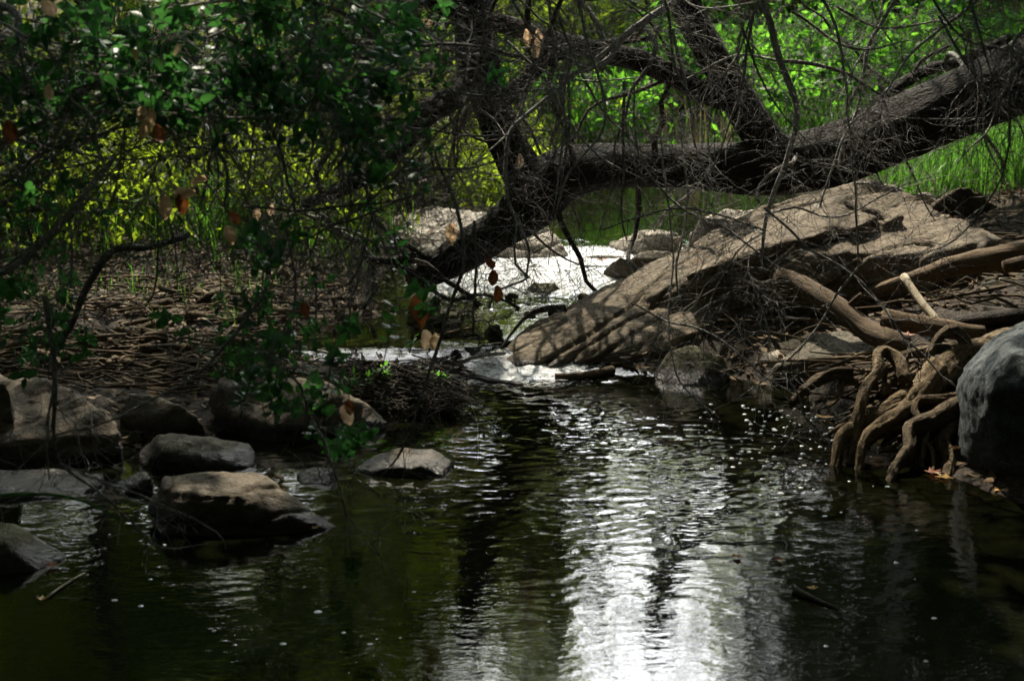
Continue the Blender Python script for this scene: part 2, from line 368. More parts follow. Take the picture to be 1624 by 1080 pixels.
# ---------------------------------------------------------------- water
wx = axis(-5, 4.6, -1.9, 2.0, .016, 36); wy = np.concatenate([np.linspace(1.25, 2.9, 40), np.arange(2.92, 5.2, .016), np.arange(5.2, 9.0, .020), np.linspace(9.02, 13.4, 110)])
X, Y = np.meshgrid(wx, wy); x, y = X.ravel(), Y.ravel()
q = np.stack([x, y, 0 * x], 1)
ox, oy = .12, 6.15
r = np.hypot(x - ox, (y - oy)); ang = np.arctan2(x - ox, oy - y)
warp = .25 * noise(q * 2.1) + .10 * noise(q * 5.0)
calm = .00042
low = y < 6.3
stir = np.exp(-(np.clip(r - .6, 0, 9) / 1.35) ** 2) * np.exp(-(np.clip(np.abs(ang + .05) - .55, 0, 9) / .5) ** 2)
amp = calm + .0078 * stir
amp = np.where(low, amp, .0030 + .0110 * smooth((y - 7.0) / .5) * (1 - smooth((y - 8.6) / .7)))
amp = np.where(y > 9.2, .0005, amp); amp = np.where((y > 6.0) & (y < 7.15) & (x < -.22), .0007, amp)
q = q + .055 * np.stack([noise(q * 3.1 + 50), 1.1 * noise(q * [2.3, 3.5, 1] + 71), 0 * x], 1) + .012 * np.stack([noise(q * 11 + 3), noise(q * 12 + 8), 0 * x], 1)
h = amp * (.45 * fbm(q * [9, 19, 1], 2) + .50 * noise(q * [21, 44, 1] + 5) + .44 * noise(q * [40, 84, 1] + 9)) * (.55 + .9 * np.clip(noise(q * [1.3, 2.6, 1] + 31) + .5, 0, 1.2))
h += np.where(low, 1, 0) * (.0005 * np.exp(-((r - 1.9) / .8) ** 2) + .00022 * np.exp(-((r - 2.7) / .9) ** 2)) * np.sin(2 * math.pi * (r + warp * 1.5) / .062) * (.5 + noise(q * 1.7 + 3))
churn = np.exp(-(((x - .05) / .42) ** 2 + ((y - 6.22) / .26) ** 2)); h += .022 * churn * fbm(q * [7, 10, 1] + 2, 4)
foam = churn * .58 + .85 * smooth((y - 7.35) / .4) * (1 - smooth((y - 8.5) / .3)) * (1 - smooth((np.abs(x - .15) - .55) / .4)) * .66  # real foam; on the upper rapid its white also paints in sky glare
Wz = level(y) + h
m, n, l, b = mat('stream_water'); c = coords(n)
b.inputs['Base Color'].default_value = (.0035, .004, .0015, 1); b.inputs['Roughness'].default_value = .012; b.inputs['IOR'].default_value = 1.333
fa = n.new('ShaderNodeAttribute'); fa.attribute_name = 'foam'
fn = tnoise(n, l, c, 38, 6, .7, .5, (1, 1.6, 1)); mm = n.new('ShaderNodeMath'); mm.operation = 'MULTIPLY_ADD'; mm.inputs[1].default_value = .8
l.new(fa.outputs['Fac'], mm.inputs[0]); l.new(fn, mm.inputs[2])
ff = ramp(n, l, mm.outputs[0], [(.76, (0, 0, 0)), (1.14, (1, 1, 1))])
df = n.new('ShaderNodeBsdfDiffuse'); df.inputs[0].default_value = (.75, .78, .8, 1)
mx = n.new('ShaderNodeMixShader'); l.new(ff, mx.inputs[0]); l.new(b.outputs[0], mx.inputs[1]); l.new(df.outputs[0], mx.inputs[2])
l.new(mx.outputs[0], n['Material Output'].inputs[0])
w1 = tnoise(n, l, c, 26, 3, .5, .3, (1, 1.9, 1)); w2 = tnoise(n, l, c, 90, 2, .5, 0, (1, 1.5, 1))
l.new(bump(n, l, w2, .05, .0012, bump(n, l, w1, .16, .004)), b.inputs['Normal'])
water = mesh_np('stream_water', np.column_stack([x, y, Wz]), grid_faces(len(wx), len(wy)), m, extra={'foam': foam}); tag(water, kind='structure')

# ---------------------------------------------------------------- rocks
def voxel(V, size, iters=2):
    """Closed hull of the points, voxel-remeshed and softened: (verts, quads)."""
    import bmesh
    parts = V if isinstance(V, list) else [V]
    bm = bmesh.new()
    for P in parts:
        b2 = bmesh.new(); vs = [b2.verts.new(p) for p in P]
        r_ = bmesh.ops.convex_hull(b2, input=vs)
        bmesh.ops.delete(b2, geom=[g for g in set(r_['geom_interior'] + r_['geom_unused']) if isinstance(g, bmesh.types.BMVert)], context='VERTS')
        t = bpy.data.meshes.new('t'); b2.to_mesh(t); b2.free(); bm.from_mesh(t); bpy.data.meshes.remove(t)
    me = bpy.data.meshes.new('hull'); bm.to_mesh(me); bm.free()
    o = bpy.data.objects.new('hull', me); COL.objects.link(o)
    rm = o.modifiers.new('r', 'REMESH'); rm.mode = 'VOXEL'; rm.voxel_size = size
    sm = o.modifiers.new('s', 'SMOOTH'); sm.iterations = iters; sm.factor = .5
    e = o.evaluated_get(bpy.context.evaluated_depsgraph_get()).to_mesh()
    n_ = len(e.vertices); co = np.zeros(n_ * 3, np.float32); e.vertices.foreach_get('co', co); no = np.zeros(n_ * 3, np.float32); e.vertices.foreach_get('normal', no)
    fc = np.zeros(len(e.loops), np.int32); e.loops.foreach_get('vertex_index', fc)
    ok = len(e.loops) == 4 * len(e.polygons)
    bpy.data.objects.remove(o); bpy.data.meshes.remove(me)
    return co.reshape(-1, 3).astype(float), no.reshape(-1, 3).astype(float), fc.reshape(-1, 4)
def rock(name, label, parts, mat_, size=.02, amp=.025, freq=5.0, strata=0.0, sn=(0, 0, 1), cat='rock', group=None, iters=1, seed=0, deep=.18, back=.2):
    """parts: lists of (px,py,z); the hull is carried below the waterline and to the back."""
    hulls = []
    if not isinstance(parts[0], list): parts = [parts]
    for L in parts:
        P = np.array([wz(px, py, z.imag) if isinstance(z, complex) else gz(px, py, z) for px, py, z in L])
        lo = P.copy(); lo[:, 2] = np.minimum(P[:, 2].min() - deep, P[:, 2] - deep)
        bk = P.copy(); cx = P.mean(0); bk[:, 0] = cx[0] + (bk[:, 0] - cx[0]) * .75; bk[:, 1] += back; bk[:, 2] -= deep * 1.1
        hulls.append(np.vstack([P, lo[np.argsort(P[:, 2])[:max(3, len(P) // 2)]], bk]))
    V, Nn, Fq = voxel(hulls, size, iters)
    org = V.mean(0); org[2] = max(V[:, 2].min(), -.05)
    q = V * freq + seed * 13.7
    d = amp * (fbm(q, 5, .55)) + amp * .55 * (np.abs(noise(q * .6 + 4)) - .25) + amp * .22 * noise(q * 9) + amp * .10 * noise(q * 19)
    if strata:
        s = V @ unit(np.array(sn, float)) + .05 * fbm(V * 2.2 + seed, 3)
        sn_ = unit(np.array(sn, float)); al = unit(np.cross(sn_, [-.6, .8, 0])); ac = np.cross(sn_, al); W = np.stack([V @ al * .45, V @ ac * 2.6, V @ sn_ * 2.0], 1)
        st = np.abs(((s * 11 + seed) % 1) - .5) * 2; side = 1 - np.abs(Nn @ unit(np.array(sn, float)))
        d += strata * (smooth((st - .15) / .35) - .8) * (.25 + side) * (.5 + 1.2 * np.clip(noise(W * 1.4 + 9) + .35, 0, 1))
        cr = np.abs(noise(W * [1.2, 2.3, 1.6] + 21 + seed)); d -= strata * 1.1 * np.exp(-(cr / .032) ** 2) * np.clip(noise(W * .8 + 40) * 2 + .7, 0, 1); c2 = np.abs(noise(W * [2.2, 4.6, 3] + 61 + seed)); d -= strata * .20 * np.exp(-(c2 / .05) ** 2)
    V = V + Nn * d[:, None]
    o = mesh_np(name, V, Fq, mat_, loc=org)
    return tag(o, label, cat, group)
SN = (-.19, -.22, .96)
rock('slab_boulder', 'huge tilted sandstone slab with cracked ledges running down into the rapid', [
    [(784, 575, .045), (800, 555, .085), (818, 530, .13), (852, 506, .17), (860, 574, .05), (1000, 543, .13), (1100, 478, .28), (1190, 436, .36), (1240, 432, .36), (1190, 412, .41), (1080, 447, .345), (960, 497, .19), (900, 492, .175),
     (850, 584, 0), (1000, 572, .06), (1100, 525, .18), (1190, 480, .26), (1000, 596, 0), (1150, 540, .12)],
    [(890, 492, .19), (1100, 386, .45), (1220, 320, .66), (1330, 290, .73), (1430, 300, .69), (1500, 345, .57), (1590, 378, .5), (955, 500, .2), (1080, 443, .38), (1180, 408, .48), (1290, 400, .51),
     (1460, 402, .48), (1290, 440, .40), (1470, 450, .34), (1080, 462, .33), (1180, 436, .41), (960, 512, .17)],
    [(1000, 470, .24), (1110, 405, .43), (1230, 345, .61), (1330, 310, .72), (1440, 340, .62), (1300, 372, .585), (1190, 398, .52), (1090, 436, .41)]], SLAB, .016, .014, 3.6, .032, SN, 'boulder', iters=1, seed=1, deep=.22, back=.25)
rock('rock_lump', 'small dark angular block at the low foot of the slab beside the rapid', [(845, 575, .02), (870, 556, .09), (900, 545, .11), (905, 560, .08), (885, 582, 0), (850, 588, 0)], ROCKM, .015, .015, seed=2)
R = lambda *a, **k: rock(*a, **k)
R('boulder', 'wide flat-topped boulder at the left bank under hanging bare twigs', [(-90, 590, .26), (60, 596, .25), (120, 616, .22), (180, 663, .15), (193, 690, .10), (-90, 705, .10), (20, 702, .10), (110, 680, .12), (165, 675, .13), (-90, 738, 0), (100, 735, 0), (188, 724, 0)], ROCK, .018, .024, strata=.010, sn=(.05, -.1, 1), seed=3)
R('stone', 'rounded stone resting on top of the wide flat left boulder', [(-25, 600, .31), (8, 602, .31), (17, 622, .26), (10, 640, .21), (-25, 643, .2)], ROCKG, .012, .012, seed=4, deep=.06, back=.06)
R('boulder', 'dark angular boulder between the flat left boulder and the leaf-hung boulder', [(186, 655, .09), (205, 623, .16), (250, 626, .16), (292, 642, .14), (326, 672, .06), (200, 692, 0), (260, 700, 0), (320, 692, 0), (235, 668, .08)], ROCKG, .015, .022, seed=5)
R('boulder', 'long grey boulder behind hanging green leaves, its right end sloping into sunlight', [(328, 625, .13), (350, 597, .19), (440, 590, .21), (500, 598, .2), (545, 622, .15), (600, 650, .07), (618, 672, .015), (590, 688, 0), (440, 676, .06), (370, 655, .09), (450, 700, 0), (345, 670, .03)], ROCK, .016, .022, strata=.006, sn=(.3, 0, 1), seed=6)
R('boulder', 'low humped boulder in the pool just behind the flat-topped boulder', [(220, 712, .05), (245, 689, .10), (290, 688, .10), (330, 694, .09), (398, 700, .06), (406, 725, .02), (220, 740, 0), (300, 748, 0), (400, 742, 0), (260, 715, .075)], ROCKG, .014, .020, seed=7)
R('boulder', 'flat-topped tan boulder standing in still dark water with a pointed right end', [(236, 795, .06), (258, 753, .135), (330, 748, .14), (400, 746, .14), (424, 752, .135), (436, 766, .12), (458, 782, .085), (500, 812, .03), (530, 834, .0), (256, 776, .12), (310, 786, .12), (375, 784, .12), (236, 830, 0), (260, 846, 0), (330, 850, 0), (430, 848, 0), (520, 841, 0)], ROCK, .012, .014, strata=.010, sn=(0, .05, 1), seed=8)
R('rock', 'low tan rock with dark hollows alone in the rippled pool', [(556, 746, 0), (590, 722, .045), (640, 709, .065), (690, 711, .06), (721, 732, .015), (700, 755, 0), (640, 758, 0), (580, 753, 0), (612, 742, .03), (665, 738, .045)], ROCK, .011, .016, 9, seed=9)
R('rock', 'small rounded rock below the lowest hanging oak leaves', [(468, 750, .015), (498, 738, .045), (530, 741, .045), (541, 757, 0), (520, 770, 0), (480, 768, 0)], ROCKM, .010, .010, seed=10)
R('pebble', 'tiny dark wet stone just in front of the low tan rock', [(578, 763, .01), (590, 757, .02), (604, 761, .012), (600, 770, 0), (584, 771, 0)], ROCKM, .008, .006, seed=11)
R('rock', 'brown rock at the lower left edge of the pool with a floating leaf beside it', [(-50, 832, .09), (20, 828, .095), (60, 845, .07), (106, 886, 0), (60, 906, 0), (-50, 912, 0), (0, 860, .085)], ROCKM, .013, .016, seed=12)
R('rock', 'small reddish pointed rock left of the flat-topped tan boulder', [(176, 768, .015), (225, 746, .06), (240, 755, .05), (246, 776, 0), (190, 786, 0)], ROCKM, .010, .012, seed=13)
R('rock', 'flat grey ledge awash below the wide left boulder', [(-60, 744, .04), (100, 742, .04), (165, 749, .03), (150, 766, .025), (-60, 776, .035), (-60, 796, 0), (120, 790, 0), (165, 770, 0)], ROCKG, .014, .014, seed=14)
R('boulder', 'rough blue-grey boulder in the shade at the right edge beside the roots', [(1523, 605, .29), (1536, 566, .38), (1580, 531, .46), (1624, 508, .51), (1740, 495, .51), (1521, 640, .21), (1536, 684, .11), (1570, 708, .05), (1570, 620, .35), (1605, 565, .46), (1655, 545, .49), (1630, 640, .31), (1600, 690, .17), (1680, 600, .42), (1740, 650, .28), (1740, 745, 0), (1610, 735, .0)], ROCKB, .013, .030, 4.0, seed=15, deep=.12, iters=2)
R('rock', 'squat brown rock under the overhang of the huge slab', [(1034, 592, .02), (1060, 556, .12), (1100, 547, .14), (1145, 565, .11), (1161, 592, .03), (1150, 608, 0), (1090, 612, 0), (1040, 606, 0)], ROCKM, .013, .016, seed=16)
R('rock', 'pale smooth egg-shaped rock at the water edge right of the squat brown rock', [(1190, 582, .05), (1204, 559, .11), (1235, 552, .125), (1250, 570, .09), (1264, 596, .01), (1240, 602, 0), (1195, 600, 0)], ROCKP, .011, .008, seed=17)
R('boulder', 'broad grey boulder half hidden between the pale rock and the bank roots', [(1225, 580, .09), (1290, 527, .22), (1345, 522, .25), (1405, 560, .2), (1400, 615, .04), (1250, 612, .0)], ROCKG, .016, .018, seed=18)
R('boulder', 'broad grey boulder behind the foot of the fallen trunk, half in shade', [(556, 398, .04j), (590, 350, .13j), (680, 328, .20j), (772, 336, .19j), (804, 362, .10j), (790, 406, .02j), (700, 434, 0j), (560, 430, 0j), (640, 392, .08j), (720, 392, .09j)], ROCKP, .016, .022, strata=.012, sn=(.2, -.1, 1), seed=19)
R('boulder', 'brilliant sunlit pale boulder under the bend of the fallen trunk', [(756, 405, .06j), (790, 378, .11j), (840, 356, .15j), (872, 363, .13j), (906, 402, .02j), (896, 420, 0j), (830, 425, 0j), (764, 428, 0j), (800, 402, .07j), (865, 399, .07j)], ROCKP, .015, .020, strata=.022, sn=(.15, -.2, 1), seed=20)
R('rock', 'pale flat-topped rock at the near end of the green far pool', [(968, 384, .27), (1010, 364, .36), (1030, 371, .36), (1078, 369, .36), (1088, 386, .3), (1040, 402, .22), (980, 402, .22)], ROCKP, .014, .016, strata=.015, seed=21)
R('rock', 'grey rock wedged between the pale flat-topped rock and the slab', [(1000, 412, .25), (1015, 399, .29), (1065, 397, .3), (1072, 410, .26), (1050, 424, .2), (1010, 424, .2)], ROCKG, .012, .014, seed=22)
R('rock', 'dark wedge-shaped rock beside the orange leaf above the white rapid', [(957, 428, .2), (980, 409, .28), (1002, 410, .28), (1020, 428, .2), (1000, 434, .18), (970, 435, .18)], ROCKG, .012, .012, seed=23)
R('rock', 'flat sunlit ledge carrying an orange leaf behind the white rapid', [(885, 415, .02j), (950, 403, .05j), (1000, 405, .05j), (990, 418, .02j), (930, 424, 0j), (900, 424, 0j)], ROCKP, .012, .010, seed=24, deep=.1)
R('rock', 'low black wet rock below the sunlit ledge', [(882, 432, 0j), (905, 421, .03j), (935, 417, .04j), (944, 431, 0j), (915, 434, 0j)], ROCKM, .010, .010, seed=25)
R('rock', 'mossy cushion-like rock in the middle of the white rapid', [(834, 460, 0j), (846, 448, .05j), (880, 447, .05j), (892, 460, 0j), (870, 466, 0j), (845, 466, 0j)], ROCKM, .010, .014, 9, seed=26)
R('rock', 'small black rock just behind the mossy rock in the white rapid', [(842, 446, 0j), (855, 434, .05j), (868, 437, .03j), (870, 447, 0j), (850, 448, 0j)], ROCKM, .009, .008, seed=27)
R('rock', 'long dark wet ledge at the foot of the brilliant sunlit boulder', [(768, 430, 0j), (790, 420, .035j), (830, 422, .03j), (838, 432, 0j), (800, 434, 0j)], ROCKM, .011, .010, seed=28)
R('rock', 'small mossy stone between the debris dam and the tip of the slab', [(766, 528, 0j), (775, 514, .06j), (792, 513, .06j), (799, 528, 0j), (780, 532, 0j)], ROCKM, .010, .010, seed=29)
R('boulder', 'pale-topped boulder just behind the upper edge of the huge slab', [(1084, 388, .3), (1110, 347, .47), (1150, 329, .52), (1200, 331, .51), (1228, 350, .45), (1150, 398, .28)], ROCKP, .018, .022, strata=.012, seed=30, deep=.3)
R('boulder', 'sunlit rounded boulder on the top of the slab under the fallen trunk', [(1318, 306, .6), (1345, 287, .67), (1400, 284, .68), (1438, 301, .62), (1444, 332, .5), (1335, 332, .5)], ROCKP, .016, .024, seed=31, deep=.2)
R('rock', 'small pale rock between the two boulders on the right bank', [(1442, 327, .51), (1456, 304, .6), (1478, 304, .6), (1492, 327, .52), (1468, 340, .46)], ROCKP, .013, .014, seed=32)
R('boulder', 'dark angular boulder in front of the bright grass on the right bank', [(1463, 337, .5), (1500, 306, .61), (1530, 294, .66), (1560, 303, .63), (1602, 350, .46), (1594, 378, .36), (1500, 350, .45)], ROCK, .016, .020, seed=33, deep=.3)
R('rock', 'pale rock among the herbs behind the left root mat', [(42, 464, .14), (75, 441, .22), (125, 436, .23), (162, 456, .16), (100, 477, .11)], ROCKP, .014, .018, seed=34)
R('rock', 'tan rock at the far left edge above the root mat', [(-30, 470, .15), (0, 432, .26), (28, 428, .26), (48, 462, .16)], ROCK, .014, .016, seed=35)
R('rock', 'small pale rock on the left bank by the bright herbs', [(192, 462, .13), (205, 446, .19), (232, 436, .2), (240, 452, .15)], ROCKP, .012, .012, seed=36)

for i, (px, py, w_) in enumerate([(700, 452, 16), (742, 470, 12), (812, 470, 14), (905, 452, 18), (925, 470, 12), (880, 492, 16), (840, 500, 12), (760, 448, 14), (800, 436, 12), (960, 446, 16), (720, 500, 14), (690, 478, 12)]):
    R('stone', 'small dark stone breaking the surface of the white rapid', [(px - w_, py, 0j), (px - w_ * .4, py - 7, .022j + .01j * (i % 3)), (px + w_ * .5, py - 6, .026j), (px + w_, py, 0j), (px + w_ * .3, py + 4, 0j), (px - w_ * .5, py + 4, 0j)], ROCKM, .009, .012, 9, seed=70 + i, group='small stones in the white rapid', deep=.08, back=.05)
# ---------------------------------------------------------------- roots, driftwood, debris
ex = at(1480, 640, 5.1)
rt = thing('exposed_roots', 'tangled mass of thick exposed tree roots gripping the right bank beside the blue-grey boulder', 'roots', (float(ex[0]), float(ex[1]), 0))
def Yr(py): return 5.30 - max(0, py - 540) * .0026
RT = [([(1640, 530), (1593, 540), (1556, 550), (1522, 563), (1493, 589), (1459, 622), (1407, 645), (1363, 668), (1335, 690)], (46, 16)),
      ([(1485, 580), (1470, 603), (1452, 625), (1428, 650), (1395, 672), (1372, 694)], (34, 14)),
      ([(1437, 600), (1424, 568), (1405, 553), (1393, 560), (1392, 585), (1374, 610), (1363, 648)], (17, 15)),
      ([(1415, 566), (1440, 559), (1467, 552), (1515, 546)], (11, 14)), ([(1400, 580), (1403, 600), (1401, 622)], (9, 7)),
      ([(1535, 625), (1522, 638), (1489, 656), (1459, 669), (1442, 680), (1441, 708), (1430, 728), (1418, 742)], (30, 14)),
      ([(1560, 655), (1533, 663), (1507, 678), (1496, 698), (1509, 722), (1508, 752), (1500, 764)], (22, 20)),
      ([(1540, 650), (1516, 658), (1489, 668), (1470, 680)], (15, 10)), ([(1540, 618), (1519, 623), (1485, 629), (1458, 630), (1450, 648), (1457, 668)], (11, 9)),
      ([(1440, 640), (1444, 655), (1450, 668)], (10, 8)), ([(1556, 573), (1541, 560), (1528, 532), (1515, 518), (1495, 526), (1480, 545), (1473, 560)], (20, 11)),
      ([(1352, 590), (1325, 589), (1300, 597), (1274, 614), (1256, 636)], (20, 11)), ([(1393, 656), (1375, 668), (1360, 684)], (7, 5)),
      ([(1360, 600), (1335, 603), (1330, 625), (1310, 642)], (12, 7)), ([(1600, 585), (1560, 595), (1525, 606), (1490, 604)], (22, 12)),
      ([(1455, 690), (1475, 705), (1480, 735)], (9, 5)), ([(1590, 700), (1560, 712), (1540, 735), (1535, 762)], (14, 9))]
for i, (L, wd) in enumerate(RT):
    P = pxl([(a, b_ + 4, Yr(b_) + (.10 if i in (14,) else 0) - .03 * (i % 3)) for a, b_ in L], wd)
    P = [[*q_[:3], q_[3] * 1.2] for q_ in P]
    if L[-1][1] > 645: P.append([P[-1][0] - .05, P[-1][1] - .09, min(P[-1][2], 0) - .03, P[-1][3] * .7]); P.append([P[-1][0] - .10, P[-1][1] - .10, -.12, P[-1][3] * .5])
    tube('root', P, ROOTW, rt, 20, .42, .018, loc=P[0][:3])
for i in range(52):                                     # lesser roots woven through the mass
    x0, y0 = random.uniform(1400, 1560), random.uniform(560, 660); Q = [(x0, y0)]; sl = random.uniform(.35, 1.3)
    for k in range(5): dx = random.uniform(10, 26); Q.append((Q[-1][0] - dx, Q[-1][1] + dx * sl * random.uniform(.5, 1.4)))
    Q = [q_ for q_ in Q if q_[1] < 715]
    if len(Q) < 3: continue
    w0 = random.uniform(6, 15); P = pxl([(u, v + 6, Yr(v) + random.uniform(.0, .10)) for u, v in Q], (w0, w0 * .5)); tube('root', P, ROOTW, rt, 9, .25, .03, loc=P[0][:3])
for i in range(30):                                     # sideways runners
    x0, y0 = random.uniform(1370, 1600), random.uniform(545, 690); Q = [(x0, y0)]
    for k in range(5): Q.append((Q[-1][0] - random.uniform(14, 34), Q[-1][1] + random.uniform(-7, 13)))
    Q = [q_ for q_ in Q if q_[0] > 1265 + max(0, q_[1] - 640) * 1.3]
    if len(Q) < 3: continue
    w0 = random.uniform(4, 10); P = pxl([(u, v + 6, Yr(v) + random.uniform(-.02, .12)) for u, v in Q], (w0, w0 * .5)); tube('root', P, ROOTW, rt, 8, .25, .03, loc=P[0][:3])
for i in range(34):                                     # thin side rootlets
    L, wd = random.choice(RT[:8]); j = random.randrange(1, len(L) - 1); a, b_ = L[j]
    Q = [(a, b_ + 5)]
    for k in range(4): Q.append((Q[-1][0] + random.uniform(-16, 7), Q[-1][1] + random.uniform(2, 16)))
    P = pxl([(u, v, Yr(b_) - .02) for u, v in Q], (random.uniform(4, 7), 2)); tube('rootlet', P, ROOTW, rt, 5, .1, .03, loc=P[0][:3])
ec = at(1330, 600, 5.5)
tag(rock('root_clump', 'crumbling dark soil and root stump at the water edge left of the tangled roots', [(1285, 618, .03), (1320, 585, .15), (1370, 572, .2), (1430, 580, .2), (1440, 660, .03), (1370, 690, 0), (1290, 650, 0)], bpy.data.materials['forest_floor'], .014, .03, 9, seed=40), cat='soil clump')
rock('earth_bank', 'dark shaded earth bank beneath the logs on the right', [(1440, 560, .12), (1470, 500, .28), (1700, 470, .40), (1750, 590, .2), (1560, 640, .1), (1430, 640, .02)], bpy.data.materials['forest_floor'], .03, .06, 4, cat='bank', seed=41)

def log(name, label, L, w_, mat_=LOGW, cat='log', rough=.14, flat=1.0, sides=16, stubs=()):
    P = pxl(L, w_); t = thing(name, label, cat, P[0][:3])
    tube('trunk', P, mat_, t, sides, rough, .03, flat=flat, loc=P[0][:3])
    for s in stubs:
        Q = pxl(s[0], s[1]); tube('branch_stub', Q, mat_, t, 7, .15, .03, loc=Q[0][:3])
    return t
log('driftwood_log', 'broken splintered brown log leaning from the slab down to the roots', [(1232, 438, 6.35), (1270, 452, 6.25), (1320, 482, 6.05), (1370, 520, 5.9), (1412, 540, 5.75), (1440, 548, 5.7)], (30, 40), flat=.7, stubs=[([(1340, 490, 6), (1360, 472, 5.98), (1366, 466, 5.98)], (10, 6))])
log('driftwood_log', 'long weathered log lying across the top of the right bank', [(1350, 478, 6.6), (1410, 455, 6.55), (1470, 436, 6.5), (1530, 418, 6.45), (1660, 396, 6.4)], (16, 42), flat=.8, rough=.2)
log('driftwood_log', 'short log with a split end lying behind the arched root', [(1400, 505, 5.85), (1440, 512, 5.8), (1500, 522, 5.75), (1560, 530, 5.7)], (34, 28), flat=.8, rough=.2)
log('driftwood_log', 'dark hollow log lying at the right edge above the blue-grey boulder', [(1510, 515, 6.0), (1560, 507, 5.95), (1660, 500, 5.9)], (22, 30), TWIGD)
log('driftwood_log', 'stubby log end poking in from the right edge below the long log', [(1592, 424, 6.2), (1625, 416, 6.2), (1700, 405, 6.2)], (20, 24))
log('peeled_stick', 'pale peeled stick leaning steeply across the right bank logs', [(1433, 438, 6.25), (1450, 464, 6.15), (1468, 488, 6.05), (1489, 512, 5.95)], (13, 13), PALEW, 'stick', .05)
log('stick', 'thin curved twig lying on the dark bank at the right edge', [(1585, 443, 6.1), (1605, 448, 6.1), (1640, 458, 6.1)], (5, 4), PALEW, 'stick', .05, sides=6)
log('driftwood_log', 'brown log lying in the foam at the foot of the slab', [(880, 597, 6.12), (915, 596, 6.12), (945, 592, 6.15), (972, 587, 6.2)], (10, 15), rough=.15)
log('wet_log', 'black waterlogged log damming the left side of the rapid', [(690, 588, 6.25), (730, 596, 6.18), (780, 606, 6.1), (828, 614, 6.02)], (20, 14), WETW, rough=.2)
log('wet_log', 'second black wet log under the debris mound edge', [(640, 590, 6.35), (690, 600, 6.2), (735, 616, 6.05), (762, 622, 6.0)], (16, 14), WETW, rough=.2)
log('dead_branch', 'reddish-brown branch lying along the top of the debris mound', [(500, 560, 6.5), (560, 572, 6.42), (620, 574, 6.38), (690, 582, 6.3), (740, 575, 6.3)], (8, 9), LOGW, 'branch', stubs=[([(566, 570, 6.4), (562, 560, 6.4), (566, 552, 6.4)], (5, 3))])
log('dead_branch', 'straight pale stick crossing the channel behind the debris mound', [(604, 566, 6.45), (660, 545, 6.5), (712, 528, 6.6), (752, 520, 6.65)], (7, 5), LOGW, 'stick', sides=7)
log('dead_branch', 'mossy stick pointing from the debris mound to the slab tip', [(715, 577, 6.2), (760, 565, 6.25), (802, 560, 6.28)], (7, 6), TWIG, 'stick', sides=7)
log('dead_branch', 'dark bent bark strip hanging on the slab edge above the water', [(790, 560, 6.4), (812, 528, 6.5), (838, 500, 6.6), (866, 490, 6.65), (897, 489, 6.6)], (5, 15), WETW, 'bark strip', flat=.4)
log('floating_stick', 'dark broken stick floating in the right of the pool with a yellow leaf on it', [(1258, 930, *[float(gz(1258, 930, .012)[1])]), (1290, 948, float(gz(1290, 948, .006)[1])), (1330, 966, float(gz(1330, 966, .0)[1]))], (9, 5), TWIGD, 'stick', .2, sides=8, stubs=[([(1272, 938, float(gz(1272, 938, .006)[1])), (1277, 926, float(gz(1272, 938, .006)[1]))], (4, 2))])
log('floating_stick', 'thin twig with a hooked end floating on the bright reflection', [(1120, 862, float(gz(1120, 862, .0)[1])), (1180, 860, float(gz(1180, 860, .004)[1])), (1243, 857, float(gz(1243, 857, .004)[1])), (1246, 872, float(gz(1246, 872, .0)[1]))], (3, 3), TWIG, 'stick', .1, sides=6)
log('floating_stick', 'short pale stick floating beside the brown rock at lower left', [(76, 946, float(gz(76, 946, .004)[1])), (105, 925, float(gz(105, 925, .005)[1])), (134, 908, float(gz(134, 908, .004)[1]))], (5, 3), PALEW, 'stick', .1, sides=6)
# debris mound: twigs and litter washed against the rapid
dm = rock('debris_mound', 'low mound of washed-up twigs and soil on the left of the rapid', [(548, 598, .10), (580, 582, .15), (640, 576, .16), (700, 590, .12), (738, 628, .02), (690, 650, 0), (630, 655, 0), (580, 630, .05)], bpy.data.materials['forest_floor'], .02, .04, 6, cat='debris', seed=42)
T = Tubes()
for i in range(420):
    px, py = random.uniform(545, 738), random.uniform(574, 652); p = gz(px, py, .02 + .15 * max(0, 1 - ((px - 600) / 150) ** 2) * max(0, 1 - (py - 585) / 75)); a = random.gauss(0.0, .9)
    L_ = random.uniform(.05, .22); d = np.array([math.cos(a), math.sin(a) * .8, random.uniform(-.35, .3)])
    T.add(spline([[*(p - d * L_ / 2), .003], [*(p + [0, 0, random.uniform(0, .03)]), .003], [*(p + d * L_ / 2), .0015]], .05), 4)
o = T.build('twigs', TWIGD, dm, loc=tuple(dm.location)); tag(o, kind='stuff')
# root mat on the left bank
rm_ = thing('root_mat', 'wide mat of thin interwoven tree roots covering the left bank', 'roots', (-2.0, 7.0, .1))
def bank_pt(px, py, up=.0):
    p = gz(px, py, .16)
    for _ in range(4): p = gz(px, py, gh(p[0], p[1]) + up)
    return p
for i in range(84):
    py = 446 + 158 * random.random() ** .9; px = random.uniform(-60, 560 if py < 560 else 420); ln = random.uniform(90, 330) * (1.15 - (604 - py) / 300)
    n_ = 7; base = random.uniform(7, 19) * (.45 if i > 35 else 1.0); Q = []; dy = random.gauss(0, .10)
    ph = random.uniform(0, 6)
    for k in range(n_):
        u = k / (n_ - 1); x_ = px + (u - .5) * ln; y_ = py + dy * (u - .5) * ln + 7 * math.sin(ph + u * 6) * random.uniform(.3, 1)
        if x_ > (485 if 492 < y_ < 585 else 620): break
        wd = base * (1 - .7 * u if i % 2 else .3 + .7 * u); p = bank_pt(x_, y_)
        r_ = max(.004, wd / F * p[1] / 2); Q.append([p[0], p[1], p[2] + r_ * .2 + random.uniform(-.01, .05), r_])
    if len(Q) > 2: tube('root', Q, ROOTM, rm_, 8, .18, .04, loc=Q[0][:3])
T = Tubes()
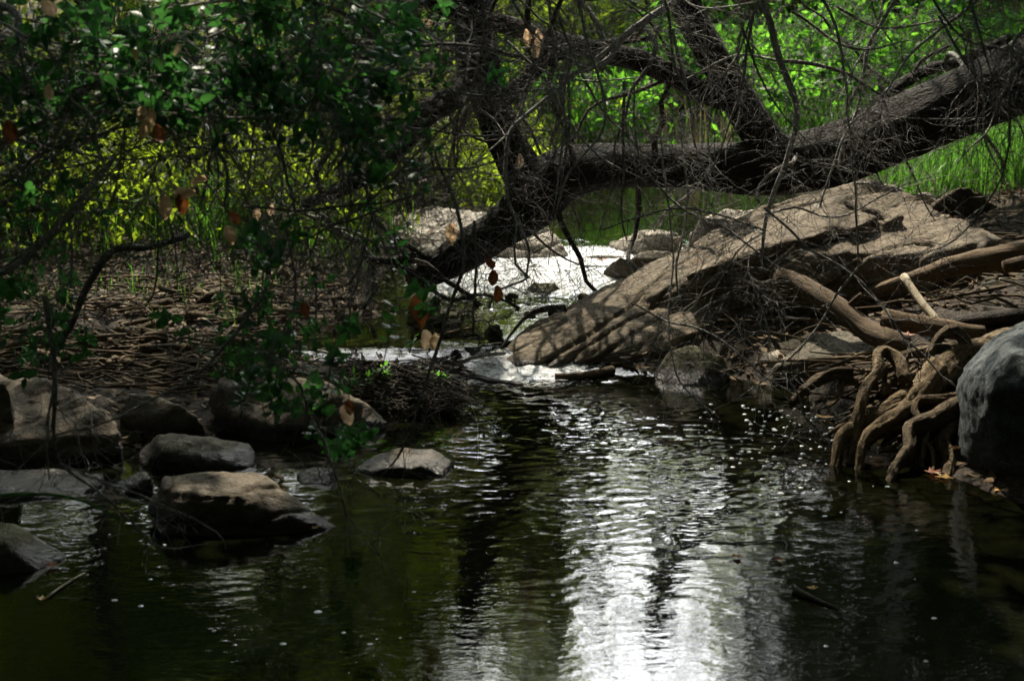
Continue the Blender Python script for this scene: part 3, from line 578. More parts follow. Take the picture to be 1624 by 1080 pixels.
for i in range(420):
    p = bank_pt(random.uniform(-60, 470), random.uniform(450, 625)); a = random.gauss(0, .5) + (math.pi if i % 2 else 0); L_ = random.uniform(.1, .5)
    Q = [[p[0] + L_ * math.cos(a) * u, p[1] + L_ * math.sin(a) * u, p[2] + random.uniform(.0, .05), .006 * (1 - .6 * u)] for u in (0, .35, .7, 1)]
    T.add(spline(Q, .06), 4)
tag(T.build('rootlets', ROOTM, rm_, loc=(-2.0, 7.0, .1)), kind='stuff')
T = Tubes()
for i in range(260):                                    # sticks and rootlets strewn over the right bank
    x_, y_ = random.uniform(1.5, 4.2), random.uniform(5.4, 7.6); z_ = gh(x_, y_); a = random.gauss(2.9, .5); L_ = random.uniform(.15, .7); r0 = random.uniform(.003, .011)
    T.add(spline([[x_ + L_ * math.cos(a) * u, y_ + L_ * math.sin(a) * u * .7, z_ + random.uniform(.0, .09), r0 * (1 - .6 * u)] for u in (0, .35, .7, 1)], .06), 5)
tag(T.build('bank_sticks', ROOTM), kind='stuff')
# leaf litter over the banks
n_ = 22000; xx = rng.uniform(-4.5, 4.5, n_); yy = rng.uniform(4.4, 10, n_); ok = np.minimum(poly_sd(np.stack([xx, yy], 1), POOL), poly_sd(np.stack([xx, yy], 1), UP)) > .05
xx, yy = xx[ok], yy[ok]; zz = ground_h(np.stack([xx, yy], 1)) + rng.uniform(.004, .03, len(xx)); a = rng.uniform(0, 6.28, len(xx))
d = np.stack([np.cos(a), np.sin(a), rng.normal(0, .25, len(xx))], 1); nn = np.stack([rng.normal(0, .3, len(xx)), rng.normal(0, .3, len(xx)), np.ones(len(xx))], 1)
tag(leaves('leaf_litter', np.stack([xx, yy, zz], 1), d, nn, rng.uniform(.02, .075, len(xx)), rng.uniform(.012, .035, len(xx)), LITTER, rng=rng), kind='stuff')
# fallen leaves with lobes
def lobed(name, label, p, size, mat_, yaw, group=None):
    k = 11; V = [[0, 0, .006]]; lob = [1, .45, .9, .4, .75, .3, .25, .3, .75, .4, .9, .45]
    for i, l_ in enumerate(lob):
        a = yaw + i / 12 * 6.283; V.append([math.cos(a) * size * l_, math.sin(a) * size * l_, .004 + .22 * size * (l_ > .7) * random.uniform(-.1, 1)])
    V = np.array(V) + p; Fc = np.array([[0, i + 1, (i + 1) % 12 + 1] for i in range(12)])
    o = mesh_np(name, V, Fc, mat_, loc=p, smooth_sh=False, tint=np.full(13, random.random())); tag(o, label, 'leaf', group); return o
FL = 'fallen leaves on the water and rocks'
for px, py, z, s, mt, lb in [(1478, 750, 0, .045, RUST, 'rusty lobed leaf floating left of the lowest root tip'), (1500, 757, 0, .045, YELL, 'pale orange lobed leaf floating just under the lowest root tip'), (1527, 745, 0, .03, RUST, 'small red leaf floating right of the lowest root tip'),
        (1585, 776, 0, .045, YELL, 'yellow leaf floating in the dark water below the blue-grey boulder'), (1308, 662, 0, .055, YELL, 'star-shaped yellow leaf at the edge of the ripples near the roots'), (1168, 884, 0, .025, RUST, 'orange leaf floating below the hooked twig, the larger of two'), (1235, 888, 0, .022, RUST, 'tiny brown leaf floating right of the orange leaf near the hooked twig'),
        (82, 899, 0, .032, RUST, 'rust-coloured curled leaf floating by the brown rock at lower left'), (65, 951, 0, .024, YELL, 'pale leaf floating at the tip of the short pale stick'), (500, 839, .012, .018, YELL, 'small tan leaf at the pointed end of the flat-topped boulder'), (1287, 933, .015, .022, YELL, 'yellow leaf caught on the dark floating stick'),
        (952, 413, .27, .06, RUST, 'orange leaf lying on the sunlit ledge behind the rapid'), (1395, 585, .2, .045, YELL, 'crumpled leaf on the soil above the root arch'), (1440, 532, .36, .04, RUST, 'reddish leaf lodged on the split log')]:
    lobed('fallen_leaf', lb, gz(px, py, z + .004), s, mt, random.uniform(0, 6), FL)
# foam bubbles drifting on the right of the pool
T = Tubes(); VV = []; FF = []; cnt = 0
for i in range(210):
    px = random.gauss(1230, 110); py = 640 + abs(random.gauss(0, 75))
    if i > 175: px, py = random.uniform(100, 1500), random.uniform(760, 1050)
    p = gz(px, py, .001); r_ = random.uniform(.002, .0065) * (1.5 if random.random() < .12 else 1)
    k = 8; ring = [[math.cos(a) * r_ * 1.5, math.sin(a) * r_, 0] for a in np.linspace(0, 6.283, k, endpoint=False)]
    V = np.array(ring + [[.6 * q_[0], .6 * q_[1], r_ * .35] for q_ in ring] + [[0, 0, r_ * .5]]) + p
    for j in range(k): FF += [[cnt + j, cnt + (j + 1) % k, cnt + k + (j + 1) % k], [cnt + j, cnt + k + (j + 1) % k, cnt + k + j], [cnt + k + j, cnt + k + (j + 1) % k, cnt + 2 * k]]
    VV.append(V); cnt += len(V)
m, n, l, b = mat('foam_white'); b.inputs['Base Color'].default_value = (.8, .82, .82, 1); b.inputs['Roughness'].default_value = .15
tag(mesh_np('foam_bubbles', np.vstack(VV), np.array(FF), m), kind='stuff')
# ---------------------------------------------------------------- trees
HOLES = [(*g2(px, py, z), rx, ry) for px, py, z, rx, ry in [  # canopy openings cut along the sun direction to light chosen spots
    (1000, 500, .15, .35, .30), (1130, 420, .38, .35, .35), (1290, 330, .6, .45, .4), (1400, 330, .6, .3, .3), (1210, 370, .5, .3, .3), (900, 545, .08, .22, .2),
    (345, 765, .13, .22, .22), (430, 760, .13, .14, .14), (650, 725, .05, .24, .2), (560, 630, .12, .14, .16), (600, 655, .06, .10, .10), (480, 600, .2, .1, .1),
    (300, 530, .15, .30, .25), (180, 560, .15, .2, .22), (240, 480, .15, .25, .3), (520, 540, .1, .2, .2), (120, 500, .15, .2, .2), (450, 560, .15, .12, .12),
    (1470, 600, .3, .16, .18), (1400, 660, .15, .12, .14), (1500, 690, .1, .10, .12), (1235, 570, .1, .08, .1),
    (90, 640, .2, .40, .26), (640, 595, .15, .2, .15), (720, 615, .05, .14, .12), (1330, 600, .1, .1, .1), (1430, 560, .3, .1, .1), (300, 695, .1, .06, .06), (1100, 555, .14, .1, .1)]]
HOLES = [(a, b_, rx * (1.4 if 850 < 0 or i < 6 else 1), ry * (1.4 if i < 6 else 1)) for i, (a, b_, rx, ry) in enumerate(HOLES)]
for px, py, Y_, r_ in [(1240, 105, 5.4, .22), (1262, 200, 5.4, .22), (1215, 330, 5.35, .22), (1330, 115, 5.4, .2), (1350, 440, 5.15, .2), (1060, 20, 5.6, .2), (830, 190, 5.55, .2), (300, 310, 3.35, .22), (240, 200, 3.35, .2), (80, 180, 3.7, .2), (440, 250, 3.8, .16), (700, 70, 3.7, .2), (360, 350, 3.4, .14), (450, 620, 3.6, .14), (560, 60, 3.8, .16), (1100, 530, 5.2, .15), (845, 75, 7.2, .2)]:
    p = at(px, py, Y_); HOLES.append((p[0] - SV[0] / SV[2] * (p[2] - .15), p[1] - SV[1] / SV[2] * (p[2] - .15), r_, r_))
WEAK = {6: .12, 7: .12, 9: .06, 10: .05}
for i, h_ in enumerate(HOLES):
    if abs(h_[2] - .40) < 1e-6: WEAK[i] = .30
def keep_canopy(P, rs):
    """False where a leaf would close one of the gaps the sun comes through, hang into view, or close the bright sky gap."""
    k = P[:, 2] - .15; gx_, gy_ = P[:, 0] - SV[0] / SV[2] * k, P[:, 1] - SV[1] / SV[2] * k
    wob = .25 * noise(P * 3.1)
    ok = np.ones(len(P), bool)
    for i, (cx, cy_, rx, ry) in enumerate(HOLES): ok &= (((gx_ - cx) / rx) ** 2 + ((gy_ - cy_) / ry) ** 2 > 1 + wob) | (rs.uniform(size=len(P)) < WEAK.get(i, 0))
    ok &= ~((gy_ > 7.9) & (P[:, 1] < 12.6) & (rs.uniform(size=len(P)) > np.where((gx_ < -1.2) & (gy_ < 14), .42, .10)))
    az = np.arctan2(P[:, 0], P[:, 1]) * F + 812; el = np.degrees(np.arctan2(P[:, 2] + H, np.hypot(P[:, 0], P[:, 1])))
    nz = noise(P * [.8, .25, .8]); nf = noise(P * [2.2, .6, 2.2] + 11)
    core = (np.abs(az - 1035 - 80 * nz) < 112) & (el > 21.2 + 2.5 * nf) & (P[:, 1] > 0); low = (np.abs(az - 930 - 60 * nz) < 270) & (el > 15.5) & (P[:, 1] > 0) & (nf > .08)
    u = rs.uniform(size=len(P)); ok &= ~(core & (el < 50) & (u > np.where(nf > .05, .16, .03))); ok &= ~(core & (u > .45)); ok &= ~(low & ~core & (u > .38))
    top = 1.62 + .035 * P[:, 1]
    ok &= (P[:, 2] > top + .25) | (P[:, 1] < .3) | (np.abs(P[:, 0]) > .45 * P[:, 1] + .6)
    return ok
def crown(name, regions, mat_, parent, size=(.11, .19), seed=0, spread=.38, per=70):
    rs = np.random.RandomState(seed); pos = []
    for cx, cy_, cz, rx, ry, rz, nc in regions:
        c = rs.normal(size=(nc, 3)); c = unit(c) * rs.uniform(.15, 1, (nc, 1)) ** .5 * [rx, ry, rz] + [cx, cy_, cz]
        pos.append((c[:, None] + rs.normal(size=(nc, per, 3)) * spread * [1, 1, .5]).reshape(-1, 3))
    P = np.vstack(pos); P = P[keep_canopy(P, rs)]
    d = rs.normal(size=P.shape) * [1, 1, .6] - [0, 0, .25]; nn = rs.normal(size=P.shape) * .6 + [0, 0, 1]
    L = rs.uniform(*size, len(P))
    return leaves(name, P, d, nn, L, L * .55, mat_, parent, loc=tuple(parent.location), rng=rs)

def twigs(T, P, count, length, depth=2, rs=random, droop=-.25, r0=.004, wander=.5, sub=4, lo=0.0, bias=None, tint=None):
    """Recursive crooked twigs from points along polyline P (n,4)."""
    P = np.asarray(P)
    for _ in range(count):
        i = int(rs.uniform(lo, 1) * (len(P) - 1)); p = P[i, :3].copy(); tg = unit(P[min(i + 1, len(P) - 1), :3] - P[max(i - 1, 0), :3] + 1e-6)
        d = tg * rs.uniform(.1, .8) + np.array([rs.gauss(0, 1), rs.gauss(0, .8), rs.gauss(0, .8)]) * .8
        if bias is not None: d = d + bias
        d = unit(d); L = length * rs.uniform(.45, 1.3); k = max(3, int(L / .07)); st = L / k; Q = [[*p, r0]]
        for j in range(k):
            d = unit(d + np.array([rs.gauss(0, 1), rs.gauss(0, 1), rs.gauss(0, 1)]) * wander * .45 + np.array([0, 0, droop]) * .3)
            p = p + d * st; Q.append([*p, max(.0008, r0 * (1 - .75 * (j + 1) / k))])
        Q = np.array(Q); T.add(Q, 4 if r0 > .0035 else 3, tint=tint)
        if depth > 0: twigs(T, Q, sub, length * .5, depth - 1, rs, droop, r0 * .62, wander, max(2, sub - 1), .2, None, tint)

def curled(name, p, d, n, L, W, mat_, parent):
    d = unit(np.array(d, float)); s = unit(np.cross(d, np.array(n, float))); n = np.cross(s, d); rr = random.Random(int(abs(p[0] * 1e4)) + 3); c1, c2, tw = rr.uniform(.5, 1.5), rr.uniform(-.9, 1.1), rr.uniform(-.8, .8); V = []; nu, nv = 9, 7
    for i in range(nu):
        t = i / (nu - 1); wd = W * .5 * (math.sin(math.pi * min(1, t * .93 + .05)) ** .75) * (1 + .10 * math.sin(t * 23 + c1 * 9))
        for j in range(nv):
            v = (j / (nv - 1) - .5) * 2; a = v * c1; up = wd * (abs(v) ** 1.6) * .55 * c1 + .06 * L * math.sin(t * 9 + v * 2 + c2 * 5); bend = c2 * .45 * L * t * t; q_ = tw * t
            sd_ = wd * math.sin(a) / c1 * 1.1; V.append(np.array(p) + d * L * t * (1 - .12 * abs(c2) * t) + s * (sd_ * math.cos(q_)) + n * (up + bend + sd_ * math.sin(q_)))
    Fq = grid_faces(nv, nu); o = mesh_np(name, np.array(V), Fq, mat_, parent, np.full(len(V), rr.random()), loc=tuple(p)); return o
# -- the big leaning oak whose limb bows across the stream
ox_, oy_ = 5.6, 9.2; og = gh(ox_, oy_)
oak = thing('leaning_oak', 'old dark oak whose thick limb bows low over the stream above the slab', 'tree', (ox_, oy_, og))
main = pxl([(1900, -20, 8.7, 125), (1760, 38, 8.5, 115), (1624, 118, 8.3, 106), (1500, 172, 8.15, 100), (1390, 222, 8.05, 95), (1300, 252, 8.0, 92), (1200, 268, 7.95, 84), (1100, 264, 7.9, 72), (1010, 264, 7.85, 70), (930, 272, 7.75, 74), (880, 290, 7.7, 86), (845, 325, 7.65, 84), (790, 365, 7.6, 62), (740, 395, 7.6, 66), (695, 424, 7.55, 50), (650, 448, 7.55, 34)])
tube('trunk', [[ox_ + .1, oy_, og - .3, .34], [ox_, oy_, og + .8, .29], [ox_ - .1, oy_ - .05, og + 2.0, .27], [ox_ + .1, oy_ - .2, og + 4.2, .22], [ox_ - .3, oy_ - .5, og + 6.3, .14], [ox_ - .9, oy_ - .4, og + 7.6, .06]], BARK, oak, 20, .12, .06, loc=(ox_, oy_, og))
bow = tube('limb', [[ox_, oy_, og + .75, .2], [ox_ - .35, oy_ - .15, og + .95, .2]] + main[1:], BARK, oak, 24, .15, .035, seed=3.0, loc=main[0][:3])
LIMBS = [pxl([(1240, 262, 7.95, 74), (1205, 215, 7.95, 62), (1165, 150, 7.98, 56), (1128, 85, 8.0, 52), (1095, 25, 8.05, 50), (1070, -50, 8.1, 46), (1060, -140, 8.15, 38)]),
         pxl([(1168, 165, 7.97, 36), (1120, 148, 7.95, 34), (1070, 122, 7.9, 34), (1010, 96, 7.85, 34), (950, 82, 7.8, 32), (880, 66, 7.75, 32), (800, 40, 7.7, 30), (720, 20, 7.6, 26), (640, -20, 7.5, 22)]),
         pxl([(850, 310, 7.7, 80), (825, 265, 7.72, 66), (800, 215, 7.75, 58), (780, 165, 7.78, 60), (762, 110, 7.8, 66), (752, 50, 7.85, 60), (745, -20, 7.9, 54), (730, -120, 8.0, 44)]),
         pxl([(768, 115, 7.8, 46), (730, 150, 7.7, 38), (680, 178, 7.6, 36), (645, 220, 7.5, 32), (600, 265, 7.4, 28), (545, 300, 7.3, 22), (480, 325, 7.2, 15)]),
         pxl([(700, 418, 7.58, 40), (660, 408, 7.5, 20), (620, 414, 7.4, 15), (560, 408, 7.3, 9)]),
         pxl([(1385, 168, 8.4, 14), (1420, 140, 8.5, 18), (1470, 112, 8.6, 18), (1530, 95, 8.7, 16), (1600, 60, 8.8, 14)]),
         pxl([(785, 170, 7.75, 30), (830, 130, 7.6, 22), (880, 90, 7.45, 18), (960, 70, 7.3, 12), (1040, 60, 7.2, 8)])]
for L in LIMBS: tube('limb', L, BARK, oak, 16, .16, .035, loc=L[0][:3])
for L in [pxl([(1105, 262, 7.8, 10), (1100, 250, 7.75, 14), (1096, 243, 7.7, 10)])]: tube('branch_stub', L, LOGW, oak, 8, .2, .02, loc=L[0][:3])
rs = random.Random(3); TB = []
for i in range(46):                                       # secondary branches off every limb
    L = spline(LIMBS[i % len(LIMBS)] if i % 7 else main[2:12], .1); k = rs.randrange(len(L) // 5, len(L) - 1); p = L[k, :3].copy()
    d = unit(np.array([rs.gauss(-.25, .8), rs.gauss(-.5, .5), rs.gauss(.1, .7)])); Q = [[*p, .016 * rs.uniform(.6, 1.2)]]
    for j in range(9):
        d = unit(d + np.array([rs.gauss(0, .35), rs.gauss(0, .3), rs.gauss(-.12, .35)])); p = p + d * .13; Q.append([*p, Q[0][3] * (1 - j / 10.5)])
    S_ = spline(Q, .05); TB.append(S_); t = Tubes(); t.add(S_, 6, .1, i); t.build('branch', TWIGD if i % 3 else TWIG, oak, loc=tuple(S_[0, :3]))
T = Tubes()
for L in TB: twigs(T, L, 9, .50, 2, rs, -.3, .0027, .6, 4)
for L in LIMBS[:4] + LIMBS[5:] + [main[2:13]]: twigs(T, spline(L, .06), 11, .65, 2, rs, -.35, .0030, .6, 4)
tag(T.build('twigs', TWIGD, oak, loc=(ox_, oy_, og)), kind='stuff')
for p0, p1, r_ in [((ox_, oy_ - .2, og + 4), (2.6, 7.6, 5.2), .1), ((ox_, oy_ - .3, og + 5), (3.0, 10.2, 6.2), .09), ((ox_, oy_, og + 3.5), (7.6, 8.5, 5.4), .1)]:
    L = [[*p0, r_], [*(np.array(p0) * .5 + np.array(p1) * .5 + [0, 0, .4]), r_ * .7], [*p1, r_ * .3]]; tube('limb', L, BARK, oak, 10, .12, .1, loc=p0)
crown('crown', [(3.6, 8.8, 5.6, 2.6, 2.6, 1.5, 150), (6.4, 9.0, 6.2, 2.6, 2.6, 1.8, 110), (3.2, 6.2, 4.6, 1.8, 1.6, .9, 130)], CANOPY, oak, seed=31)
for px, py, Y_, ln in [(838, 68, 7.2, .10), (851, 70, 7.2, .10), (848, 85, 7.2, .09), (824, 236, 7.2, .08), (716, 346, 7.1, .12), (410, 322, 6.9, .07), (432, 316, 6.9, .07)]:
    p = at(px, py + 8, Y_); curled('dead_leaf', p, [rs.uniform(-.4, .4), 0, 1 if py < 90 else -1], [.2, -1, .3], ln, ln * .6, DEAD, oak)

# -- evergreen oak on the left bank, boughs hanging into the foreground
lx, ly = -3.3, 4.9; lg = gh(lx, ly)
lo_ = thing('evergreen_oak', 'evergreen oak with glossy dark leaves and grey twigs hanging in front on the left', 'tree', (lx, ly, lg))
tube('trunk', [[lx, ly, lg - .3, .24], [lx + .05, ly - .1, lg + 1, .2], [lx + .2, ly - .3, lg + 2.2, .17], [lx + .1, ly - .2, lg + 4, .13], [lx + .4, ly - .6, lg + 5.6, .06]], BARK, lo_, 18, .12, .06, loc=(lx, ly, lg))
BR = [[(-160, -60, 3.9, 14), (-60, 0, 3.8, 12), (20, 15, 3.7, 12), (30, 60, 3.65, 10), (40, 120, 3.6, 7), (70, 170, 3.6, 4)],
      [(-200, 340, 4.0, 9), (0, 292, 3.8, 7), (60, 246, 3.7, 6.5), (150, 214, 3.65, 6), (225, 192, 3.6, 5), (268, 172, 3.6, 4.5), (296, 138, 3.6, 4), (305, 105, 3.6, 3)],
      [(-100, 330, 3.9, 14), (0, 230, 3.8, 13), (75, 192, 3.7, 12), (120, 155, 3.65, 11), (165, 128, 3.6, 9), (240, 122, 3.6, 5), (270, 118, 3.6, 3)],
      [(-60, 70, 3.6, 6), (60, 150, 3.6, 5.5), (165, 128, 3.6, 5), (210, 160, 3.6, 5), (260, 180, 3.5, 4.5), (278, 230, 3.5, 4), (284, 250, 3.5, 3)],
      [(380, -40, 3.9, 6), (418, 170, 3.8, 5.5), (440, 225, 3.8, 5.5), (455, 280, 3.75, 5), (470, 340, 3.7, 4), (478, 370, 3.7, 3)],
      [(340, 220, 3.9, 5), (362, 280, 3.85, 5), (358, 335, 3.8, 5), (395, 350, 3.8, 4), (440, 362, 3.8, 3)],
      [(420, -20, 3.7, 8), (540, 18, 3.7, 7), (600, 62, 3.7, 6.5), (660, 72, 3.7, 6), (720, 70, 3.7, 5), (780, 78, 3.7, 3)],
      [(500, 60, 3.8, 5), (560, 85, 3.8, 5), (590, 130, 3.8, 5), (585, 160, 3.8, 4), (605, 172, 3.8, 2.5)],
      [(-50, 20, 3.5, 7), (10, 40, 3.5, 6), (90, 95, 3.5, 6), (115, 160, 3.5, 5), (150, 190, 3.5, 4.5), (155, 240, 3.5, 4), (190, 300, 3.5, 2.5)],
      [(-80, 460, 3.6, 12), (20, 425, 3.7, 12), (110, 340, 3.8, 12), (140, 300, 3.9, 10), (180, 250, 4.0, 8)],
      [(300, 372, 4.2, 10), (240, 392, 4.1, 11), (180, 398, 4.0, 13), (142, 448, 3.95, 12), (112, 515, 3.9, 11), (88, 560, 3.85, 9)],
      [(70, 470, 3.4, 9), (84, 560, 3.4, 9), (88, 620, 3.4, 8), (84, 680, 3.4, 6), (96, 735, 3.4, 5), (150, 775, 3.4, 4.5), (210, 830, 3.4, 4), (258, 868, 3.4, 3), (330, 862, 3.4, 2)],
      [(84, 620, 3.4, 5), (74, 680, 3.4, 4.5), (78, 760, 3.4, 3)], [(88, 690, 3.4, 4), (170, 668, 3.4, 4), (260, 625, 3.45, 5), (320, 585, 3.5, 5.5), (380, 520, 3.5, 6), (420, 470, 3.55, 6)],
      [(96, 735, 3.4, 4), (180, 770, 3.35, 3.5), (260, 800, 3.3, 3), (345, 845, 3.3, 2.5), (358, 870, 3.3, 1.5)],
      [(505, 90, 3.6, 7), (500, 170, 3.6, 6), (520, 240, 3.6, 5)], [(420, 560, 3.5, 6), (475, 610, 3.5, 5.5), (490, 660, 3.5, 5), (515, 700, 3.5, 5), (530, 750, 3.5, 4), (545, 800, 3.5, 3.5), (558, 880, 3.5, 2)],
      [(455, 360, 3.7, 4), (470, 470, 3.6, 4.5), (440, 540, 3.55, 5), (420, 570, 3.5, 4)], [(690, 250, 4.4, 5), (725, 330, 4.35, 6), (735, 420, 4.3, 6.5), (715, 480, 4.3, 6.5), (690, 560, 4.25, 6), (665, 640, 4.2, 5), (640, 710, 4.2, 4), (600, 760, 4.2, 2.5)],
      [(752, 350, 4.5, 5), (755, 420, 4.5, 5), (752, 480, 4.5, 4.5), (751, 530, 4.5, 4)], [(820, 340, 4.6, 4), (818, 420, 4.6, 4), (840, 440, 4.6, 4), (790, 460, 4.6, 3.5), (775, 490, 4.6, 3)],
      [(560, -60, 4.2, 9), (640, 20, 4.2, 8), (690, 60, 4.2, 7), (760, 105, 4.2, 6), (800, 160, 4.2, 4)], [(200, -60, 4.3, 10), (330, 40, 4.2, 9), (440, 100, 4.2, 8), (560, 140, 4.2, 6), (640, 205, 4.2, 4)],
      [(-120, 120, 4.3, 9), (60, 150, 4.2, 8), (220, 130, 4.2, 7), (380, 150, 4.2, 5), (460, 190, 4.2, 3)]]
NB = []
for i, L in enumerate(BR):
    Q = pxl(L); S_ = spline(Q, .03); S_[1:-1, :3] += .006 * np.stack([noise(S_[1:-1, :3] * 14 + k * 9 + i) for k in range(3)], 1); NB.append(S_)
    t = Tubes(); t.add(S_, 7, .12, i); t.build('branch', TWIG if i % 4 else LICH, lo_, loc=tuple(S_[0, :3]))
rs = random.Random(8); T = Tubes()
for i, L in enumerate(NB): twigs(T, L, 4 if i in (11, 12, 13, 14, 16, 18) else 14, .30, 2, rs, -.12, .0019, .6, 4)
for i in range(46):
    px, py, Y_ = rs.uniform(-40, 720), rs.uniform(-40, 330), rs.uniform(3.4, 4.8); a = rs.gauss(0, .6)
    L = pxl([(px - 170 * math.cos(a), py - 170 * math.sin(a) - 30, Y_, 4.5), (px, py, Y_, 4), (px + 170 * math.cos(a), py + 170 * math.sin(a), Y_ - .1, 2)]); L = spline(L, .04)
    L[:, :3] += .03 * np.stack([noise(L[:, :3] * 5 + k * 9 + i) for k in range(3)], 1); T.add(L, 4); twigs(T, L, 5, .26, 1, rs, -.12, .0017, .55, 4)
for i in range(34):                                       # fine switches hanging over the left bank
    px, py, Y_ = rs.uniform(-30, 660), rs.uniform(200, 430), rs.uniform(3.7, 5.6); a = rs.gauss(1.3, .7)
    L = spline(pxl([(px, py - 60, Y_, 3.5), (px + 60 * math.cos(a), py + 60 * math.sin(a), Y_, 3), (px + 130 * math.cos(a + .3), py + 130 * math.sin(a + .3), Y_ - .1, 1.6)]), .04)
    L[:, :3] += .03 * np.stack([noise(L[:, :3] * 5 + k * 9 + i) for k in range(3)], 1); T.add(L, 4); twigs(T, L, 5, .28, 2, rs, -.15, .0017, .6, 4)
tag(T.build('twigs', TWIG, lo_, loc=(lx, ly, lg)), kind='stuff')
BL = [(130, 50, 130, 60, 70), (330, 55, 130, 60, 80), (500, 55, 120, 60, 80), (620, 40, 60, 60, 30), (250, 120, 90, 50, 45), (400, 135, 140, 55, 90), (540, 150, 90, 60, 55), (60, 110, 90, 80, 50), (40, 205, 60, 50, 28), (150, 170, 80, 40, 22), (152, 305, 22, 18, 5),
      (600, 210, 50, 40, 20), (585, 265, 40, 30, 8), (440, 430, 60, 80, 14), (40, 490, 60, 60, 26), (90, 545, 40, 30, 12), (340, 510, 40, 30, 10), (410, 565, 60, 45, 24), (455, 610, 55, 45, 24), (540, 690, 35, 45, 18), (400, 600, 40, 40, 16), (520, 540, 50, 30, 10), (20, 400, 50, 60, 8), (110, 455, 30, 20, 5), (410, 370, 40, 25, 6), (280, 160, 240, 40, 40), (30, 320, 40, 30, 8), (480, 180, 120, 40, 40), (680, 470, 60, 40, 6), (660, 400, 50, 40, 6)]
rsn = np.random.RandomState(4); P = []; D = []; NN = []; LL = []; T = Tubes()
for cx, cy_, rx, ry, nw in BL:
    for _ in range(int(nw * .62 + .5)):
        px, py = cx + rsn.normal() * rx * .75, cy_ + rsn.normal() * ry * .7; tip = at(px, py, rsn.uniform(3.35, 4.35)); axd = unit(np.array([rsn.normal() * .6, rsn.normal() * .6 - .2, rsn.normal() * .6 + .15]))
        T.add(np.array([[*(tip - axd * .16 + rsn.normal(size=3) * .03), .002], [*(tip - axd * .08), .0017], [*tip, .0013]]), 3)
        nl = rsn.randint(5, 10); a0 = rsn.uniform(0, 6.28); u1 = unit(np.cross(axd, [.3, .2, .9])); u2 = np.cross(axd, u1)
        for k in range(nl):
            a = a0 + k * 2.4; o_ = u1 * math.cos(a) + u2 * math.sin(a); D.append(axd * rsn.uniform(.1, .9) + o_ + [0, 0, -.15]); P.append(tip - axd * .012 * k); NN.append(axd + o_ * -.2 + rsn.normal(size=3) * .3); LL.append(rsn.uniform(.027, .047))
LL = np.array(LL); leaves('leaves', P, D, NN, LL, LL * rsn.uniform(.5, .68, len(LL)), LEAFD, lo_, True, loc=(lx, ly, lg), rng=rsn)
tag(T.build('leaf_shoots', TWIGD, lo_, loc=(lx, ly, lg)), kind='stuff')
for px, py, ln, dx, dz, mt in [(72, 12, .05, .5, -1, DEAD), (76, 148, .035, .1, -1, DEAD), (214, 90, .022, .1, -1, DEAD), (283, 83, .026, -.6, -1, DEAD), (228, 180, .036, -.4, -1, DEAD), (240, 184, .032, .1, -1, DEAD), (236, 200, .046, -.5, -1, DEAD), (248, 210, .046, .3, -1, RUST), (14, 203, .05, .1, -1, RUST), (260, 322, .052, .1, -1, DEAD), (304, 306, .046, -1, -.1, DEAD), (322, 284, .04, -1, -.15, DEAD), (287, 318, .044, .1, -1, RUST), (370, 348, .03, .5, -1, RUST), (362, 370, .04, .3, -1, DEAD), (680, 46, .045, -1, -.6, DEAD), (668, 500, .06, .05, -1, RUST), (674, 535, .06, .2, -1, DEAD), (660, 480, .07, .1, -1, RUST), (690, 540, .05, -.2, -1, DEAD), (482, 492, .035, .1, -1, RUST), (545, 655, .045, .4, -1, DEAD), (552, 645, .035, .2, -1, RUST), (788, 465, .05, .1, -1, RUST), (782, 440, .045, -.2, -1, RUST), (775, 420, .04, .2, -1, RUST)]:
    Y_ = 3.35 if px < 640 else 4.4; p = at(px - dx * 6, py - 12 if dz < -.5 else py, Y_)
    curled('dead_leaf', p, [dx, -.15, dz], [.35, -1, .4], ln * 1.2, ln * .78, mt, lo_)
for p0, p1, r_ in [((lx + .2, ly - .3, lg + 2.2), (-1.2, 4.0, 3.2), .08), ((lx + .2, ly - .3, lg + 2.4), (-1.0, 6.2, 3.9), .08), ((lx + .1, ly - .2, lg + 3.6), (-5.5, 6.0, 4.6), .08)]:
    L = [[*p0, r_], [*(np.array(p0) * .5 + np.array(p1) * .5 + [0, 0, .25]), r_ * .7], [*p1, r_ * .3]]; tube('limb', L, BARK, lo_, 10, .12, .1, loc=p0)
crown('crown', [(-2.2, 5.6, 4.4, 2.4, 2.2, 1.1, 120), (-5.2, 5.4, 4.0, 2.2, 2.8, 2.2, 170), (-1.6, 8.0, 5.0, 2.4, 1.8, 1.2, 130)], CANOPY, lo_, seed=32)

